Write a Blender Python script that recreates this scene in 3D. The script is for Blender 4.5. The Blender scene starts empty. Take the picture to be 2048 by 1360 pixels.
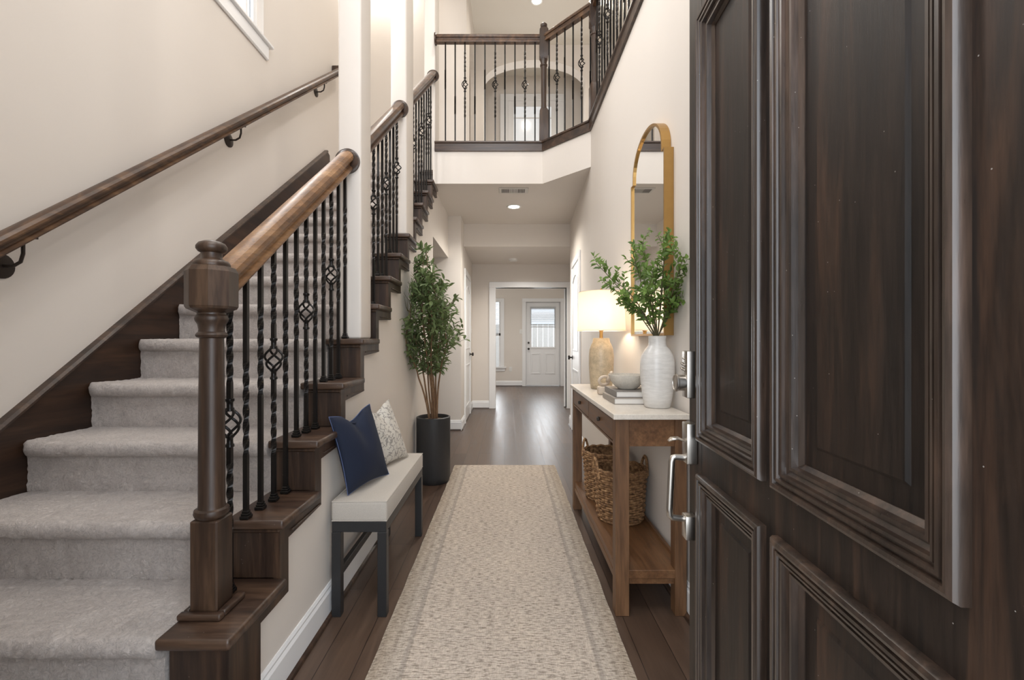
import bpy, bmesh, math, random
from mathutils import Vector, Matrix, noise
PI = math.pi
random.seed(7)
SC = bpy.context.scene
COL = SC.collection

# ------------------------------------------------------------------ camera
cam_d = bpy.data.cameras.new('camera')
cam = bpy.data.objects.new('camera', cam_d)
COL.objects.link(cam)
cam.location = (0, 0, 1.15)
cam.rotation_euler = (PI / 2, 0, 0)
cam_d.lens = 16.0
cam_d.sensor_width = 36.0
cam_d.shift_x = 0.0049
cam_d.shift_y = 0.0
cam_d.clip_start = 0.02
SC.camera = cam

# ------------------------------------------------------------------ colour management and world
SC.view_settings.view_transform = 'Standard'
SC.view_settings.look = 'None'
SC.view_settings.exposure = 0.12
SC.view_settings.gamma = 1.0
SC.view_settings.use_curve_mapping = False
w = bpy.data.worlds.new('sky')
SC.world = w
w.use_nodes = True
wn = w.node_tree.nodes
wn['Background'].inputs[0].default_value = (0.83, 0.91, 1.0, 1)
wn['Background'].inputs[1].default_value = 2.4

# ------------------------------------------------------------------ daylight at the openings and lamps
def area(name, loc, direction, sx, sy, power, col=(1, 1, 1)):
    l = bpy.data.lights.new(name, 'AREA')
    l.shape = 'RECTANGLE'
    l.size = sx
    l.size_y = sy
    l.energy = power
    l.color = col
    o = bpy.data.objects.new(name, l)
    o.location = loc
    o.rotation_euler = Vector(direction).to_track_quat('-Z', 'Y').to_euler()
    COL.objects.link(o)
    return o

def spot(name, loc, power, col=(1, 1, 1), rad=0.06, angle=150):
    l = bpy.data.lights.new(name, 'SPOT')
    l.energy = power
    l.color = col
    l.shadow_soft_size = rad
    l.spot_size = math.radians(angle)
    l.spot_blend = 0.8
    o = bpy.data.objects.new(name, l)
    o.location = loc
    COL.objects.link(o)
    return o

area('daylight_front_door', (-0.1, -0.9, 1.5), (0, 1, 0), 2.2, 2.4, 36, (0.93, 0.96, 1.0))
area('added_front_fill', (-0.1, 0.4, 4.2), (0.45, 1, -0.45), 1.7, 1.9, 62, (0.98, 0.98, 1.0))  # added fill light at an assumed, unseen window over the entry
area('daylight_stair_window', (-1.80, 2.95, 4.0), (1, 0, -0.1), 0.85, 1.1, 30, (1.0, 0.98, 0.95))
area('daylight_back_window', (-0.66, 11.2, 1.35), (0, -1, 0), 1.0, 1.6, 30, (0.92, 0.96, 1.0))
area('daylight_back_door', (0.90, 11.15, 1.4), (0, -1, 0), 0.5, 0.8, 10, (0.95, 0.98, 1.0))
area('daylight_upper_door', (0.35, 7.85, 4.4), (0, -1, 0), 0.8, 1.9, 8, (1.0, 0.97, 0.93))
spot('hall_lamp', (0.083, 5.38, 2.70), 110, (1.0, 0.94, 0.85))
spot('upper_lamp', (0.41, 6.26, 5.79), 65, (1.0, 0.93, 0.83))
spot('foyer_lamp_a', (-0.3, 1.6, 5.79), 66, (1.0, 0.97, 0.93))
spot('foyer_lamp_b', (-0.3, 3.6, 5.79), 66, (1.0, 0.97, 0.93))
spot('landing_lamp', (-1.45, 5.30, 5.79), 44, (1.0, 0.95, 0.88))
spot('corridor_lamp', (0.3, 7.0, 2.38), 30, (1.0, 0.94, 0.86))
spot('gallery_lamp', (1.5, 2.6, 5.79), 50, (1.0, 0.94, 0.86))
spot('back_room_lamp', (0.2, 9.5, 2.70), 70, (1.0, 0.96, 0.9))

# ------------------------------------------------------------------ materials
def new_mat(name):
    m = bpy.data.materials.new(name)
    m.use_nodes = True
    return m, m.node_tree, m.node_tree.nodes['Principled BSDF']

def set_in(b, **k):
    for key, v in k.items():
        b.inputs[key.replace('_', ' ')].default_value = v

def coords(nt, scale=(1, 1, 1), kind='Object', rot=(0, 0, 0)):
    tc = nt.nodes.new('ShaderNodeTexCoord')
    mp = nt.nodes.new('ShaderNodeMapping')
    mp.inputs['Scale'].default_value = scale
    mp.inputs['Rotation'].default_value = rot
    nt.links.new(tc.outputs[kind], mp.inputs[0])
    return mp.outputs[0]

def noise_n(nt, vec, scale, detail=4, rough=0.55, dist=0.0):
    n = nt.nodes.new('ShaderNodeTexNoise')
    n.inputs['Scale'].default_value = scale
    n.inputs['Detail'].default_value = detail
    n.inputs['Roughness'].default_value = rough
    n.inputs['Distortion'].default_value = dist
    nt.links.new(vec, n.inputs['Vector'])
    return n.outputs['Fac']

def ramp(nt, fac, stops):
    r = nt.nodes.new('ShaderNodeValToRGB')
    while len(r.color_ramp.elements) < len(stops):
        r.color_ramp.elements.new(0.5)
    for e, (p, c) in zip(r.color_ramp.elements, stops):
        e.position = p
        e.color = (c[0], c[1], c[2], 1)
    nt.links.new(fac, r.inputs[0])
    return r.outputs[0]

def bump(nt, b, height, strength=0.3, dist=0.002):
    n = nt.nodes.new('ShaderNodeBump')
    n.inputs['Strength'].default_value = strength
    n.inputs['Distance'].default_value = dist
    nt.links.new(height, n.inputs['Height'])
    nt.links.new(n.outputs[0], b.inputs['Normal'])

def math_n(nt, op, a, b=None):
    n = nt.nodes.new('ShaderNodeMath')
    n.operation = op
    for i, v in enumerate((a, b)):
        if v is None:
            continue
        if isinstance(v, (int, float)):
            n.inputs[i].default_value = v
        else:
            nt.links.new(v, n.inputs[i])
    return n.outputs[0]

def mix_col(nt, fac, a, b, mode='MIX'):
    n = nt.nodes.new('ShaderNodeMix')
    n.data_type = 'RGBA'
    n.blend_type = mode
    for k, v in ((0, fac), (6, a), (7, b)):
        if isinstance(v, (int, float)):
            n.inputs[k].default_value = v
        elif isinstance(v, tuple):
            n.inputs[k].default_value = (v[0], v[1], v[2], 1)
        else:
            nt.links.new(v, n.inputs[k])
    return n.outputs[2]

def paint(name, col, rough=0.6, bstr=0.12, bscale=260):
    m, nt, b = new_mat(name)
    v = coords(nt)
    c = ramp(nt, noise_n(nt, v, 2.0, 2), [(0.3, tuple(x * 0.985 for x in col)), (0.7, col)])
    nt.links.new(c, b.inputs['Base Color'])
    b.inputs['Roughness'].default_value = rough
    if bstr:
        bump(nt, b, noise_n(nt, v, bscale, 2), bstr, 0.001)
    return m

def plain(name, col, rough=0.5, metal=0.0, **k):
    m, nt, b = new_mat(name)
    v = coords(nt)
    c = ramp(nt, noise_n(nt, v, 30, 3), [(0.3, tuple(x * 0.93 for x in col)), (0.7, col)])
    nt.links.new(c, b.inputs['Base Color'])
    b.inputs['Roughness'].default_value = rough
    b.inputs['Metallic'].default_value = metal
    set_in(b, **k)
    return m

def wood(name, dark, mid, light, axis='Z', scale=1.0, rough=0.4, wear=0.0, coat=0.0):
    m, nt, b = new_mat(name)
    s = {'X': (1.2, 14, 14), 'Y': (14, 1.2, 14), 'Z': (14, 14, 1.2)}[axis]
    v = coords(nt, tuple(x * scale for x in s))
    v2 = coords(nt, tuple(x * scale * 7 for x in s))
    f = noise_n(nt, v, 1.0, 6, 0.62, 0.6)
    c = ramp(nt, f, [(0.28, dark), (0.5, mid), (0.74, light)])
    g = noise_n(nt, v2, 1.0, 3, 0.6)
    c = mix_col(nt, 0.55, c, ramp(nt, g, [(0.35, (0.45, 0.45, 0.45)), (0.6, (1, 1, 1))]), 'MULTIPLY')
    if wear:
        v3 = coords(nt, (5, 5, 3))
        ww = ramp(nt, noise_n(nt, v3, 1.3, 8, 0.7), [(0.62, (0, 0, 0)), (0.75, (1, 1, 1))])
        c = mix_col(nt, math_n(nt, 'MULTIPLY', ww, wear), c, tuple(x * 1.5 for x in light))
        v4 = coords(nt, (1, 1, 1))
        vo = nt.nodes.new('ShaderNodeTexVoronoi')
        vo.inputs['Scale'].default_value = 42
        nt.links.new(v4, vo.inputs['Vector'])
        sp = math_n(nt, 'LESS_THAN', vo.outputs['Distance'], 0.035)
        c = mix_col(nt, math_n(nt, 'MULTIPLY', sp, 0.5), c, (0.5, 0.46, 0.42))
    nt.links.new(c, b.inputs['Base Color'])
    r = math_n(nt, 'ADD', math_n(nt, 'MULTIPLY', g, 0.18), rough - 0.08)
    nt.links.new(r, b.inputs['Roughness'])
    if coat:
        b.inputs['Coat Weight'].default_value = coat
        b.inputs['Coat Roughness'].default_value = 0.22
    bump(nt, b, g, 0.22, 0.0012)
    return m

M = {}
M['wall'] = paint('wall_paint', (0.765, 0.708, 0.648))
M['ceiling'] = paint('ceiling_paint', (0.80, 0.76, 0.69), 0.7)
M['trim'] = paint('white_trim_paint', (0.88, 0.88, 0.88), 0.35, 0)
M['dark_wood'] = wood('dark_stained_wood', (0.010, 0.005, 0.004), (0.042, 0.022, 0.013), (0.115, 0.062, 0.034), 'Z', 1.2, 0.42, 0.05, 0.05)
M['dark_wood_y'] = wood('dark_stained_tread_wood', (0.014, 0.008, 0.006), (0.052, 0.028, 0.018), (0.125, 0.072, 0.044), 'X', 1.2, 0.36, 0.05, 0.1)
M['skirt_wood'] = wood('dark_skirt_wood', (0.012, 0.006, 0.004), (0.038, 0.018, 0.010), (0.085, 0.042, 0.022), 'Y', 0.8, 0.4)
M['rail_wood'] = wood('handrail_wood', (0.022, 0.010, 0.006), (0.080, 0.038, 0.018), (0.20, 0.105, 0.050), 'Y', 1.0, 0.42, 0.0, 0.08)
M['rail_gold'] = wood('worn_golden_handrail', (0.070, 0.030, 0.012), (0.24, 0.115, 0.045), (0.46, 0.26, 0.12), 'Y', 1.0, 0.40, 0.0, 0.08)
M['newel_wood'] = wood('newel_wood', (0.014, 0.007, 0.005), (0.054, 0.029, 0.017), (0.135, 0.078, 0.045), 'Z', 1.0, 0.40, 0.0, 0.1)
M['door_wood'] = wood('front_door_wood', (0.006, 0.004, 0.003), (0.020, 0.012, 0.008), (0.060, 0.030, 0.017), 'Z', 1.6, 0.46, 0.14, 0.0)
M['door_wood'].node_tree.nodes['Principled BSDF'].inputs['Specular IOR Level'].default_value = 0.35
M['door_mould'] = wood('front_door_moulding_wood', (0.012, 0.008, 0.006), (0.036, 0.022, 0.015), (0.095, 0.055, 0.036), 'Z', 1.6, 0.30, 0.12, 0.45)  # base colour lightened to stand in for highlights on the ridges
M['console_wood'] = wood('console_wood', (0.095, 0.044, 0.019), (0.165, 0.081, 0.036), (0.25, 0.130, 0.062), 'Z', 0.9, 0.5)
M['console_wood_y'] = wood('console_shelf_wood', (0.10, 0.044, 0.018), (0.17, 0.080, 0.034), (0.25, 0.130, 0.058), 'Y', 0.7, 0.42)
M['iron'] = plain('black_iron', (0.020, 0.018, 0.017), 0.30, 0.7)
M['black_paint'] = plain('black_painted_wood', (0.018, 0.018, 0.019), 0.45)
M['bracket'] = plain('dark_bronze', (0.05, 0.04, 0.034), 0.4, 0.7)
M['nickel'] = plain('satin_nickel', (0.52, 0.49, 0.45), 0.28, 1.0)
M['brass'] = plain('brushed_brass', (0.42, 0.25, 0.085), 0.35, 0.85)
M['knob'] = plain('dark_knob_metal', (0.05, 0.045, 0.04), 0.35, 0.8)
M['plastic'] = plain('white_plastic', (0.84, 0.83, 0.80), 0.4)
M['pot'] = plain('matte_black_pot', (0.022, 0.022, 0.023), 0.5)
M['soil'] = paint('bark_soil', (0.22, 0.15, 0.09), 0.9, 1.0, 90)
M['porch'] = paint('porch_concrete', (0.45, 0.44, 0.42), 0.8, 0.3, 60)
M['blind'] = plain('blind_vinyl', (0.55, 0.57, 0.58), 0.5)
M['fence'] = plain('fence_board', (0.55, 0.52, 0.48), 0.8)
M['vent'] = plain('vent_metal', (0.70, 0.67, 0.62), 0.45)
M['slot'] = plain('vent_shadow', (0.10, 0.09, 0.08), 0.8)

def mirror_mat():
    m, nt, b = new_mat('mirror_glass')
    set_in(b, Base_Color=(0.86, 0.87, 0.87, 1), Metallic=1.0, Roughness=0.02)
    return m
M['mirror'] = mirror_mat()

def glass_mat():
    m, nt, b = new_mat('window_glass')
    set_in(b, Base_Color=(1, 1, 1, 1), Roughness=0.02, IOR=1.1)
    b.inputs['Transmission Weight'].default_value = 1.0
    return m
M['glass'] = glass_mat()

def emit_mat(name, col, s):
    m, nt, b = new_mat(name)
    set_in(b, Base_Color=(0.9, 0.9, 0.9, 1))
    b.inputs['Emission Color'].default_value = (*col, 1)
    b.inputs['Emission Strength'].default_value = s
    return m
M['lamp_glow'] = emit_mat('recessed_lamp_lens', (1.0, 0.95, 0.88), 14)
M['bright_sky'] = emit_mat('overcast_daylight_pane', (0.95, 0.98, 1.0), 1.6)

def floor_mat():
    m, nt, b = new_mat('dark_plank_floor')
    tc = coords(nt, (1, 1, 1), 'Object', (0, 0, PI / 2))
    br = nt.nodes.new('ShaderNodeTexBrick')
    br.offset = 0.37
    br.inputs['Scale'].default_value = 1.0
    br.inputs['Brick Width'].default_value = 1.25
    br.inputs['Row Height'].default_value = 0.127
    br.inputs['Mortar Size'].default_value = 0.0016
    br.inputs['Mortar Smooth'].default_value = 0.2
    br.inputs['Bias'].default_value = 0.0
    br.inputs['Color1'].default_value = (0.070, 0.044, 0.031, 1)
    br.inputs['Color2'].default_value = (0.108, 0.070, 0.050, 1)
    br.inputs['Mortar'].default_value = (0.02, 0.012, 0.009, 1)
    nt.links.new(tc, br.inputs['Vector'])
    v = coords(nt, (16, 1.4, 4))
    f = noise_n(nt, v, 1.5, 6, 0.65, 0.5)
    c = mix_col(nt, 0.75, br.outputs['Color'], ramp(nt, f, [(0.3, (0.55, 0.53, 0.52)), (0.7, (1.25, 1.2, 1.15))]), 'MULTIPLY')
    nt.links.new(c, b.inputs['Base Color'])
    r = math_n(nt, 'ADD', math_n(nt, 'MULTIPLY', f, 0.2), 0.24)
    nt.links.new(r, b.inputs['Roughness'])
    h = math_n(nt, 'SUBTRACT', math_n(nt, 'MULTIPLY', f, 0.4), br.outputs['Fac'])
    bump(nt, b, h, 0.25, 0.002)
    return m
M['floor'] = floor_mat()

def carpet_mat():
    m, nt, b = new_mat('plush_carpet')
    v = coords(nt)
    f1 = noise_n(nt, v, 9, 3)
    f2 = noise_n(nt, v, 48, 6, 0.78, 3.0)
    c = ramp(nt, f1, [(0.3, (0.62, 0.555, 0.52)), (0.7, (0.74, 0.675, 0.635))])
    c = mix_col(nt, 0.6, c, ramp(nt, f2, [(0.34, (0.50, 0.49, 0.49)), (0.56, (1.06, 1.06, 1.06))]), 'MULTIPLY')
    nt.links.new(c, b.inputs['Base Color'])
    b.inputs['Roughness'].default_value = 1.0
    b.inputs['Sheen Weight'].default_value = 0.3
    b.inputs['Sheen Roughness'].default_value = 0.6
    b.inputs['Specular IOR Level'].default_value = 0.1
    bump(nt, b, math_n(nt, 'ADD', f2, math_n(nt, 'MULTIPLY', noise_n(nt, v, 30, 2), 1.0)), 0.9, 0.009)
    return m
M['carpet'] = carpet_mat()

def runner_mat():
    m, nt, b = new_mat('woven_runner')
    tc = nt.nodes.new('ShaderNodeTexCoord')
    sx = nt.nodes.new('ShaderNodeSeparateXYZ')
    nt.links.new(tc.outputs['Object'], sx.inputs[0])
    ax = math_n(nt, 'ABSOLUTE', sx.outputs['X'])
    band = ramp(nt, math_n(nt, 'DIVIDE', ax, 0.458), [
        (0.0, (0.57, 0.50, 0.435)), (0.72, (0.57, 0.50, 0.435)), (0.735, (0.42, 0.37, 0.325)), (0.765, (0.44, 0.39, 0.345)),
        (0.78, (0.53, 0.47, 0.41)), (0.84, (0.51, 0.45, 0.39)), (0.86, (0.42, 0.365, 0.31)), (0.90, (0.48, 0.415, 0.35)), (0.955, (0.42, 0.355, 0.29)), (1.0, (0.47, 0.41, 0.34))])
    n1 = noise_n(nt, coords(nt, (32, 165, 1)), 1.0, 4, 0.7)
    n2 = noise_n(nt, coords(nt, (240, 45, 1)), 1.0, 3, 0.6)
    n3 = noise_n(nt, coords(nt, (3, 3, 3)), 1.0, 4, 0.6)
    c = mix_col(nt, 0.7, band, ramp(nt, n1, [(0.40, (0.30, 0.27, 0.24)), (0.50, (0.98, 0.98, 0.98)), (0.62, (1.25, 1.25, 1.25))]), 'MULTIPLY')
    c = mix_col(nt, 0.45, c, ramp(nt, n2, [(0.35, (0.65, 0.63, 0.6)), (0.6, (1.08, 1.08, 1.08))]), 'MULTIPLY')
    c = mix_col(nt, 0.5, c, ramp(nt, n3, [(0.3, (0.90, 0.89, 0.88)), (0.7, (1.06, 1.03, 0.98))]), 'MULTIPLY')
    nt.links.new(c, b.inputs['Base Color'])
    b.inputs['Roughness'].default_value = 0.95
    b.inputs['Specular IOR Level'].default_value = 0.15
    bump(nt, b, math_n(nt, 'ADD', n1, n2), 0.7, 0.004)
    return m
M['runner'] = runner_mat()

def fabric(name, col, rough=0.9, scale=500, pattern=None):
    m, nt, b = new_mat(name)
    v = coords(nt)
    f = noise_n(nt, v, scale, 2)
    c = ramp(nt, f, [(0.3, tuple(x * 0.82 for x in col)), (0.7, col)])
    if pattern:
        vo = nt.nodes.new('ShaderNodeTexVoronoi')
        vo.feature = 'DISTANCE_TO_EDGE'
        vo.inputs['Scale'].default_value = 34
        vd = nt.nodes.new('ShaderNodeTexNoise')
        vd.inputs['Scale'].default_value = 20
        nt.links.new(v, vd.inputs['Vector'])
        mx = nt.nodes.new('ShaderNodeMix')
        mx.data_type = 'VECTOR'
        mx.inputs[0].default_value = 0.08
        nt.links.new(v, mx.inputs[4])
        nt.links.new(vd.outputs['Color'], mx.inputs[5])
        nt.links.new(mx.outputs[1], vo.inputs['Vector'])
        ln = math_n(nt, 'LESS_THAN', vo.outputs['Distance'], 0.075)
        brk = math_n(nt, 'GREATER_THAN', noise_n(nt, v, 42, 1), 0.44)
        c = mix_col(nt, math_n(nt, 'MULTIPLY', math_n(nt, 'MULTIPLY', ln, brk), 0.85), c, pattern)
    nt.links.new(c, b.inputs['Base Color'])
    b.inputs['Roughness'].default_value = rough
    b.inputs['Sheen Weight'].default_value = 0.0 if 'navy' in name else 0.1
    bump(nt, b, f, 0.3, 0.001)
    return m
M['cushion'] = fabric('oatmeal_linen', (0.52, 0.475, 0.42))
M['navy'] = fabric('navy_velvet', (0.0055, 0.0125, 0.036), 0.8)
M['navy_seam'] = fabric('navy_seam_thread', (0.10, 0.14, 0.28), 0.8)
M['pattern'] = fabric('patterned_cotton', (0.68, 0.64, 0.57), 0.9, 500, (0.25, 0.23, 0.21))

def stone(name, col, rough=0.35, amt=0.85):
    m, nt, b = new_mat(name)
    v = coords(nt)
    f = noise_n(nt, v, 26, 6, 0.7)
    f2 = noise_n(nt, v, 160, 2)
    c = ramp(nt, f, [(0.3, tuple(x * amt for x in col)), (0.65, col)])
    c = mix_col(nt, 0.4, c, ramp(nt, f2, [(0.3, (0.75, 0.72, 0.68)), (0.55, (1, 1, 1))]), 'MULTIPLY')
    nt.links.new(c, b.inputs['Base Color'])
    b.inputs['Roughness'].default_value = rough
    return m
M['stone_top'] = stone('cream_stone_top', (0.74, 0.68, 0.60), 0.3)
M['bowl'] = stone('cream_stone_bowl', (0.68, 0.63, 0.55), 0.6)
M['lamp_base'] = stone('tan_ceramic_glaze', (0.62, 0.50, 0.34), 0.35, 0.6)

def vase_mat():
    m, nt, b = new_mat('white_crackle_glaze')
    v = coords(nt, (1, 1, 6))
    f = noise_n(nt, v, 14, 5, 0.7)
    c = ramp(nt, f, [(0.3, (0.60, 0.58, 0.55)), (0.7, (0.76, 0.74, 0.71))])
    nt.links.new(c, b.inputs['Base Color'])
    b.inputs['Roughness'].default_value = 0.25
    bump(nt, b, f, 0.25, 0.002)
    return m
M['vase'] = vase_mat()

def shade_mat():
    m, nt, b = new_mat('linen_lamp_shade')
    v = coords(nt)
    f = noise_n(nt, v, 300, 2)
    c = ramp(nt, f, [(0.3, (0.82, 0.77, 0.70)), (0.7, (0.90, 0.86, 0.79))])
    nt.links.new(c, b.inputs['Base Color'])
    b.inputs['Roughness'].default_value = 0.9
    tr = nt.nodes.new('ShaderNodeBsdfTranslucent')
    tr.inputs[0].default_value = (1.0, 0.93, 0.83, 1)
    mx = nt.nodes.new('ShaderNodeMixShader')
    mx.inputs[0].default_value = 0.55
    nt.links.new(b.outputs[0], mx.inputs[1])
    nt.links.new(tr.outputs[0], mx.inputs[2])
    nt.links.new(mx.outputs[0], nt.nodes['Material Output'].inputs[0])
    return m
M['shade'] = shade_mat()

def leaf_mat(name, c1, c2):
    m, nt, b = new_mat(name)
    v = coords(nt)
    c = ramp(nt, noise_n(nt, v, 22, 3), [(0.3, c1), (0.7, c2)])
    nt.links.new(c, b.inputs['Base Color'])
    b.inputs['Roughness'].default_value = 0.5
    tr = nt.nodes.new('ShaderNodeBsdfTranslucent')
    nt.links.new(c, tr.inputs[0])
    mx = nt.nodes.new('ShaderNodeMixShader')
    mx.inputs[0].default_value = 0.3
    nt.links.new(b.outputs[0], mx.inputs[1])
    nt.links.new(tr.outputs[0], mx.inputs[2])
    nt.links.new(mx.outputs[0], nt.nodes['Material Output'].inputs[0])
    return m
M['leaf'] = leaf_mat('olive_leaf', (0.085, 0.130, 0.045), (0.22, 0.29, 0.12))
M['leaf2'] = leaf_mat('branch_leaf', (0.075, 0.14, 0.025), (0.22, 0.34, 0.075))
M['bark'] = wood('tree_bark', (0.13, 0.07, 0.035), (0.24, 0.14, 0.075), (0.36, 0.23, 0.13), 'Z', 2.0, 0.7)
M['twig'] = plain('green_brown_twig', (0.10, 0.085, 0.04), 0.6)
M['book_grey'] = plain('grey_book_cloth', (0.24, 0.22, 0.20), 0.7)
M['book_taupe'] = plain('taupe_book_cloth', (0.33, 0.29, 0.25), 0.7)
M['paper'] = paint('book_paper', (0.78, 0.75, 0.70), 0.8, 0)
M['driftwood'] = stone('pale_travertine', (0.62, 0.52, 0.42), 0.6)

def basket_mat():
    m, nt, b = new_mat('woven_seagrass')
    v = coords(nt)
    f = noise_n(nt, v, 55, 4, 0.6)
    c = ramp(nt, f, [(0.34, (0.10, 0.048, 0.020)), (0.5, (0.27, 0.145, 0.065)), (0.68, (0.48, 0.29, 0.14))])
    nt.links.new(c, b.inputs['Base Color'])
    b.inputs['Roughness'].default_value = 0.75
    return m
M['basket'] = basket_mat()

# ------------------------------------------------------------------ mesh helpers
WL = {}

def bm_new():
    return bmesh.new()

def box(bm, x0, x1, y0, y1, z0, z1, bevel=0.0, seg=1):
    vs = [bm.verts.new(p) for p in ((x0, y0, z0), (x1, y0, z0), (x1, y1, z0), (x0, y1, z0),
                                    (x0, y0, z1), (x1, y0, z1), (x1, y1, z1), (x0, y1, z1))]
    fs = [bm.faces.new([vs[i] for i in q]) for q in ((0, 3, 2, 1), (4, 5, 6, 7), (0, 1, 5, 4), (1, 2, 6, 5), (2, 3, 7, 6), (3, 0, 4, 7))]
    if bevel:
        es = set(e for f in fs for e in f.edges)
        bmesh.ops.bevel(bm, geom=list(es), offset=bevel, segments=seg, affect='EDGES', profile=0.5, clamp_overlap=True)
    return bm

def prism(bm, pts, a, b, axis='X', bevel=0.0):
    """polygon in the plane across `axis`, extruded from a to b. X: (y,z)  Y: (x,z)  Z: (x,y)"""
    def P(p, t):
        return {'X': (t, p[0], p[1]), 'Y': (p[0], t, p[1]), 'Z': (p[0], p[1], t)}[axis]
    A = [bm.verts.new(P(p, a)) for p in pts]
    B = [bm.verts.new(P(p, b)) for p in pts]
    fs = [bm.faces.new(A), bm.faces.new(B[::-1])]
    n = len(pts)
    for i in range(n):
        fs.append(bm.faces.new((A[i], B[i], B[(i + 1) % n], A[(i + 1) % n])))
    bmesh.ops.recalc_face_normals(bm, faces=fs)
    if bevel:
        es = set(e for f in fs for e in f.edges)
        bmesh.ops.bevel(bm, geom=list(es), offset=bevel, segments=2, affect='EDGES', profile=0.5, clamp_overlap=True)
    return bm

def lathe(bm, prof, cx=0, cy=0, n=32, axis='Z', cz=0, rot=0.0, cap=True):
    """prof: (r, h). axis Z at (cx,cy); axis Y: circle in xz around (cx,cz), h is y; axis X likewise (cy,cz)"""
    rings = []
    for r, h in prof:
        ring = []
        for i in range(n):
            a = rot + 2 * PI * i / n
            if axis == 'Z':
                p = (cx + r * math.cos(a), cy + r * math.sin(a), h)
            elif axis == 'Y':
                p = (cx + r * math.cos(a), h, cz + r * math.sin(a))
            else:
                p = (h, cy + r * math.cos(a), cz + r * math.sin(a))
            ring.append(bm.verts.new(p))
        rings.append(ring)
    fs = []
    for k in range(len(rings) - 1):
        for i in range(n):
            fs.append(bm.faces.new((rings[k][i], rings[k][(i + 1) % n], rings[k + 1][(i + 1) % n], rings[k + 1][i])))
    if cap:
        fs.append(bm.faces.new(rings[0][::-1]))
        fs.append(bm.faces.new(rings[-1]))
    bmesh.ops.recalc_face_normals(bm, faces=fs)
    return bm

def tube(bm, path, r, n=6, cap=True, flat=1.0):
    path = [Vector(p) for p in path]
    m = len(path)
    rr = r if isinstance(r, (list, tuple)) else [r] * m
    rings = []
    t = (path[1] - path[0]).normalized()
    u = t.cross(Vector((0, 0, 1)))
    if u.length < 0.1:
        u = t.cross(Vector((1, 0, 0)))
    u.normalize()
    for i, p in enumerate(path):
        a = path[max(0, i - 1)]
        b = path[min(m - 1, i + 1)]
        t = (b - a).normalized()
        u = (u - t * u.dot(t)).normalized()
        v = t.cross(u)
        rings.append([bm.verts.new(p + (u * math.cos(2 * PI * k / n) + v * math.sin(2 * PI * k / n) * flat) * rr[i]) for k in range(n)])
    for i in range(m - 1):
        for k in range(n):
            bm.faces.new((rings[i][k], rings[i][(k + 1) % n], rings[i + 1][(k + 1) % n], rings[i + 1][k]))
    if cap:
        bm.faces.new(rings[0][::-1])
        bm.faces.new(rings[-1])
    return bm

def extrude_profile(bm, prof, p0, p1, side=(1, 0, 0), up=(0, 0, 1)):
    """prof: list of (a,b) offsets along side/up; straight sweep from p0 to p1"""
    p0, p1, side, up = Vector(p0), Vector(p1), Vector(side), Vector(up)
    A = [bm.verts.new(p0 + side * a + up * b) for a, b in prof]
    B = [bm.verts.new(p1 + side * a + up * b) for a, b in prof]
    fs = [bm.faces.new(A), bm.faces.new(B[::-1])]
    n = len(prof)
    for i in range(n):
        fs.append(bm.faces.new((A[i], B[i], B[(i + 1) % n], A[(i + 1) % n])))
    bmesh.ops.recalc_face_normals(bm, faces=fs)
    return bm

def finish(name, bm, mat, smooth=None):
    me = bpy.data.meshes.new(name)
    bm.to_mesh(me)
    bm.free()
    me.materials.append(mat)
    if smooth is not None and len(me.polygons):
        me.polygons.foreach_set('use_smooth', [True] * len(me.polygons))
        if smooth < 179:
            me.set_sharp_from_angle(angle=math.radians(smooth))
    return me

def obj(name, bm, mat, parent=None, smooth=None, label=None):
    """mesh object with its origin at its own base, linked under parent (all parents unrotated)"""
    me = finish(name, bm, mat, smooth)
    if len(me.vertices):
        xs = [v.co.x for v in me.vertices]
        ys = [v.co.y for v in me.vertices]
        zs = [v.co.z for v in me.vertices]
        c = Vector(((min(xs) + max(xs)) / 2, (min(ys) + max(ys)) / 2, min(zs)))
    else:
        c = Vector()
    me.transform(Matrix.Translation(-c))
    o = bpy.data.objects.new(name, me)
    COL.objects.link(o)
    WL[o.name] = c
    if parent is not None:
        o.parent = parent
        o.location = c - WL[parent.name]
    else:
        o.location = c
    if label:
        o['label'] = label
    return o

def inst(name, me, wloc, parent, rotz=0.0):
    o = bpy.data.objects.new(name, me)
    COL.objects.link(o)
    o.parent = parent
    o.location = Vector(wloc) - WL[parent.name]
    o.rotation_euler = (0, 0, rotz)
    WL[o.name] = Vector(wloc)
    return o

def tag(o, label, cat, group=None, kind=None):
    o['label'] = label
    o['category'] = cat
    if group:
        o['group'] = group
    if kind:
        o['kind'] = kind
    return o

def thing(name, label, cat, loc, group=None):
    o = bpy.data.objects.new(name, None)
    o.empty_display_size = 0.05
    COL.objects.link(o)
    o.location = loc
    WL[o.name] = Vector(loc)
    return tag(o, label, cat, group)

def struct(name, bm, mat, label=None, cat=None, smooth=None):
    o = obj(name, bm, mat, None, smooth)
    o['kind'] = 'structure'
    if label:
        o['label'] = label
        o['category'] = cat or 'room shell'
    return o

# ------------------------------------------------------------------ dimensions
XL = -1.85          # stair wall
XW = -0.750         # wall under the stair
XR = 0.765          # right foyer wall
ZC = 2.73           # hall ceiling
ZF = 3.08           # upper floor
ZT = 5.82           # upper ceiling
R, G, D2 = 0.1925, 0.2675, 1.166
def dn(n):          # nosing front of tread n
    return D2 + (n - 2) * G
def dr(n):          # riser face
    return dn(n) + 0.025
def zt(n):
    return R * n

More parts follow.
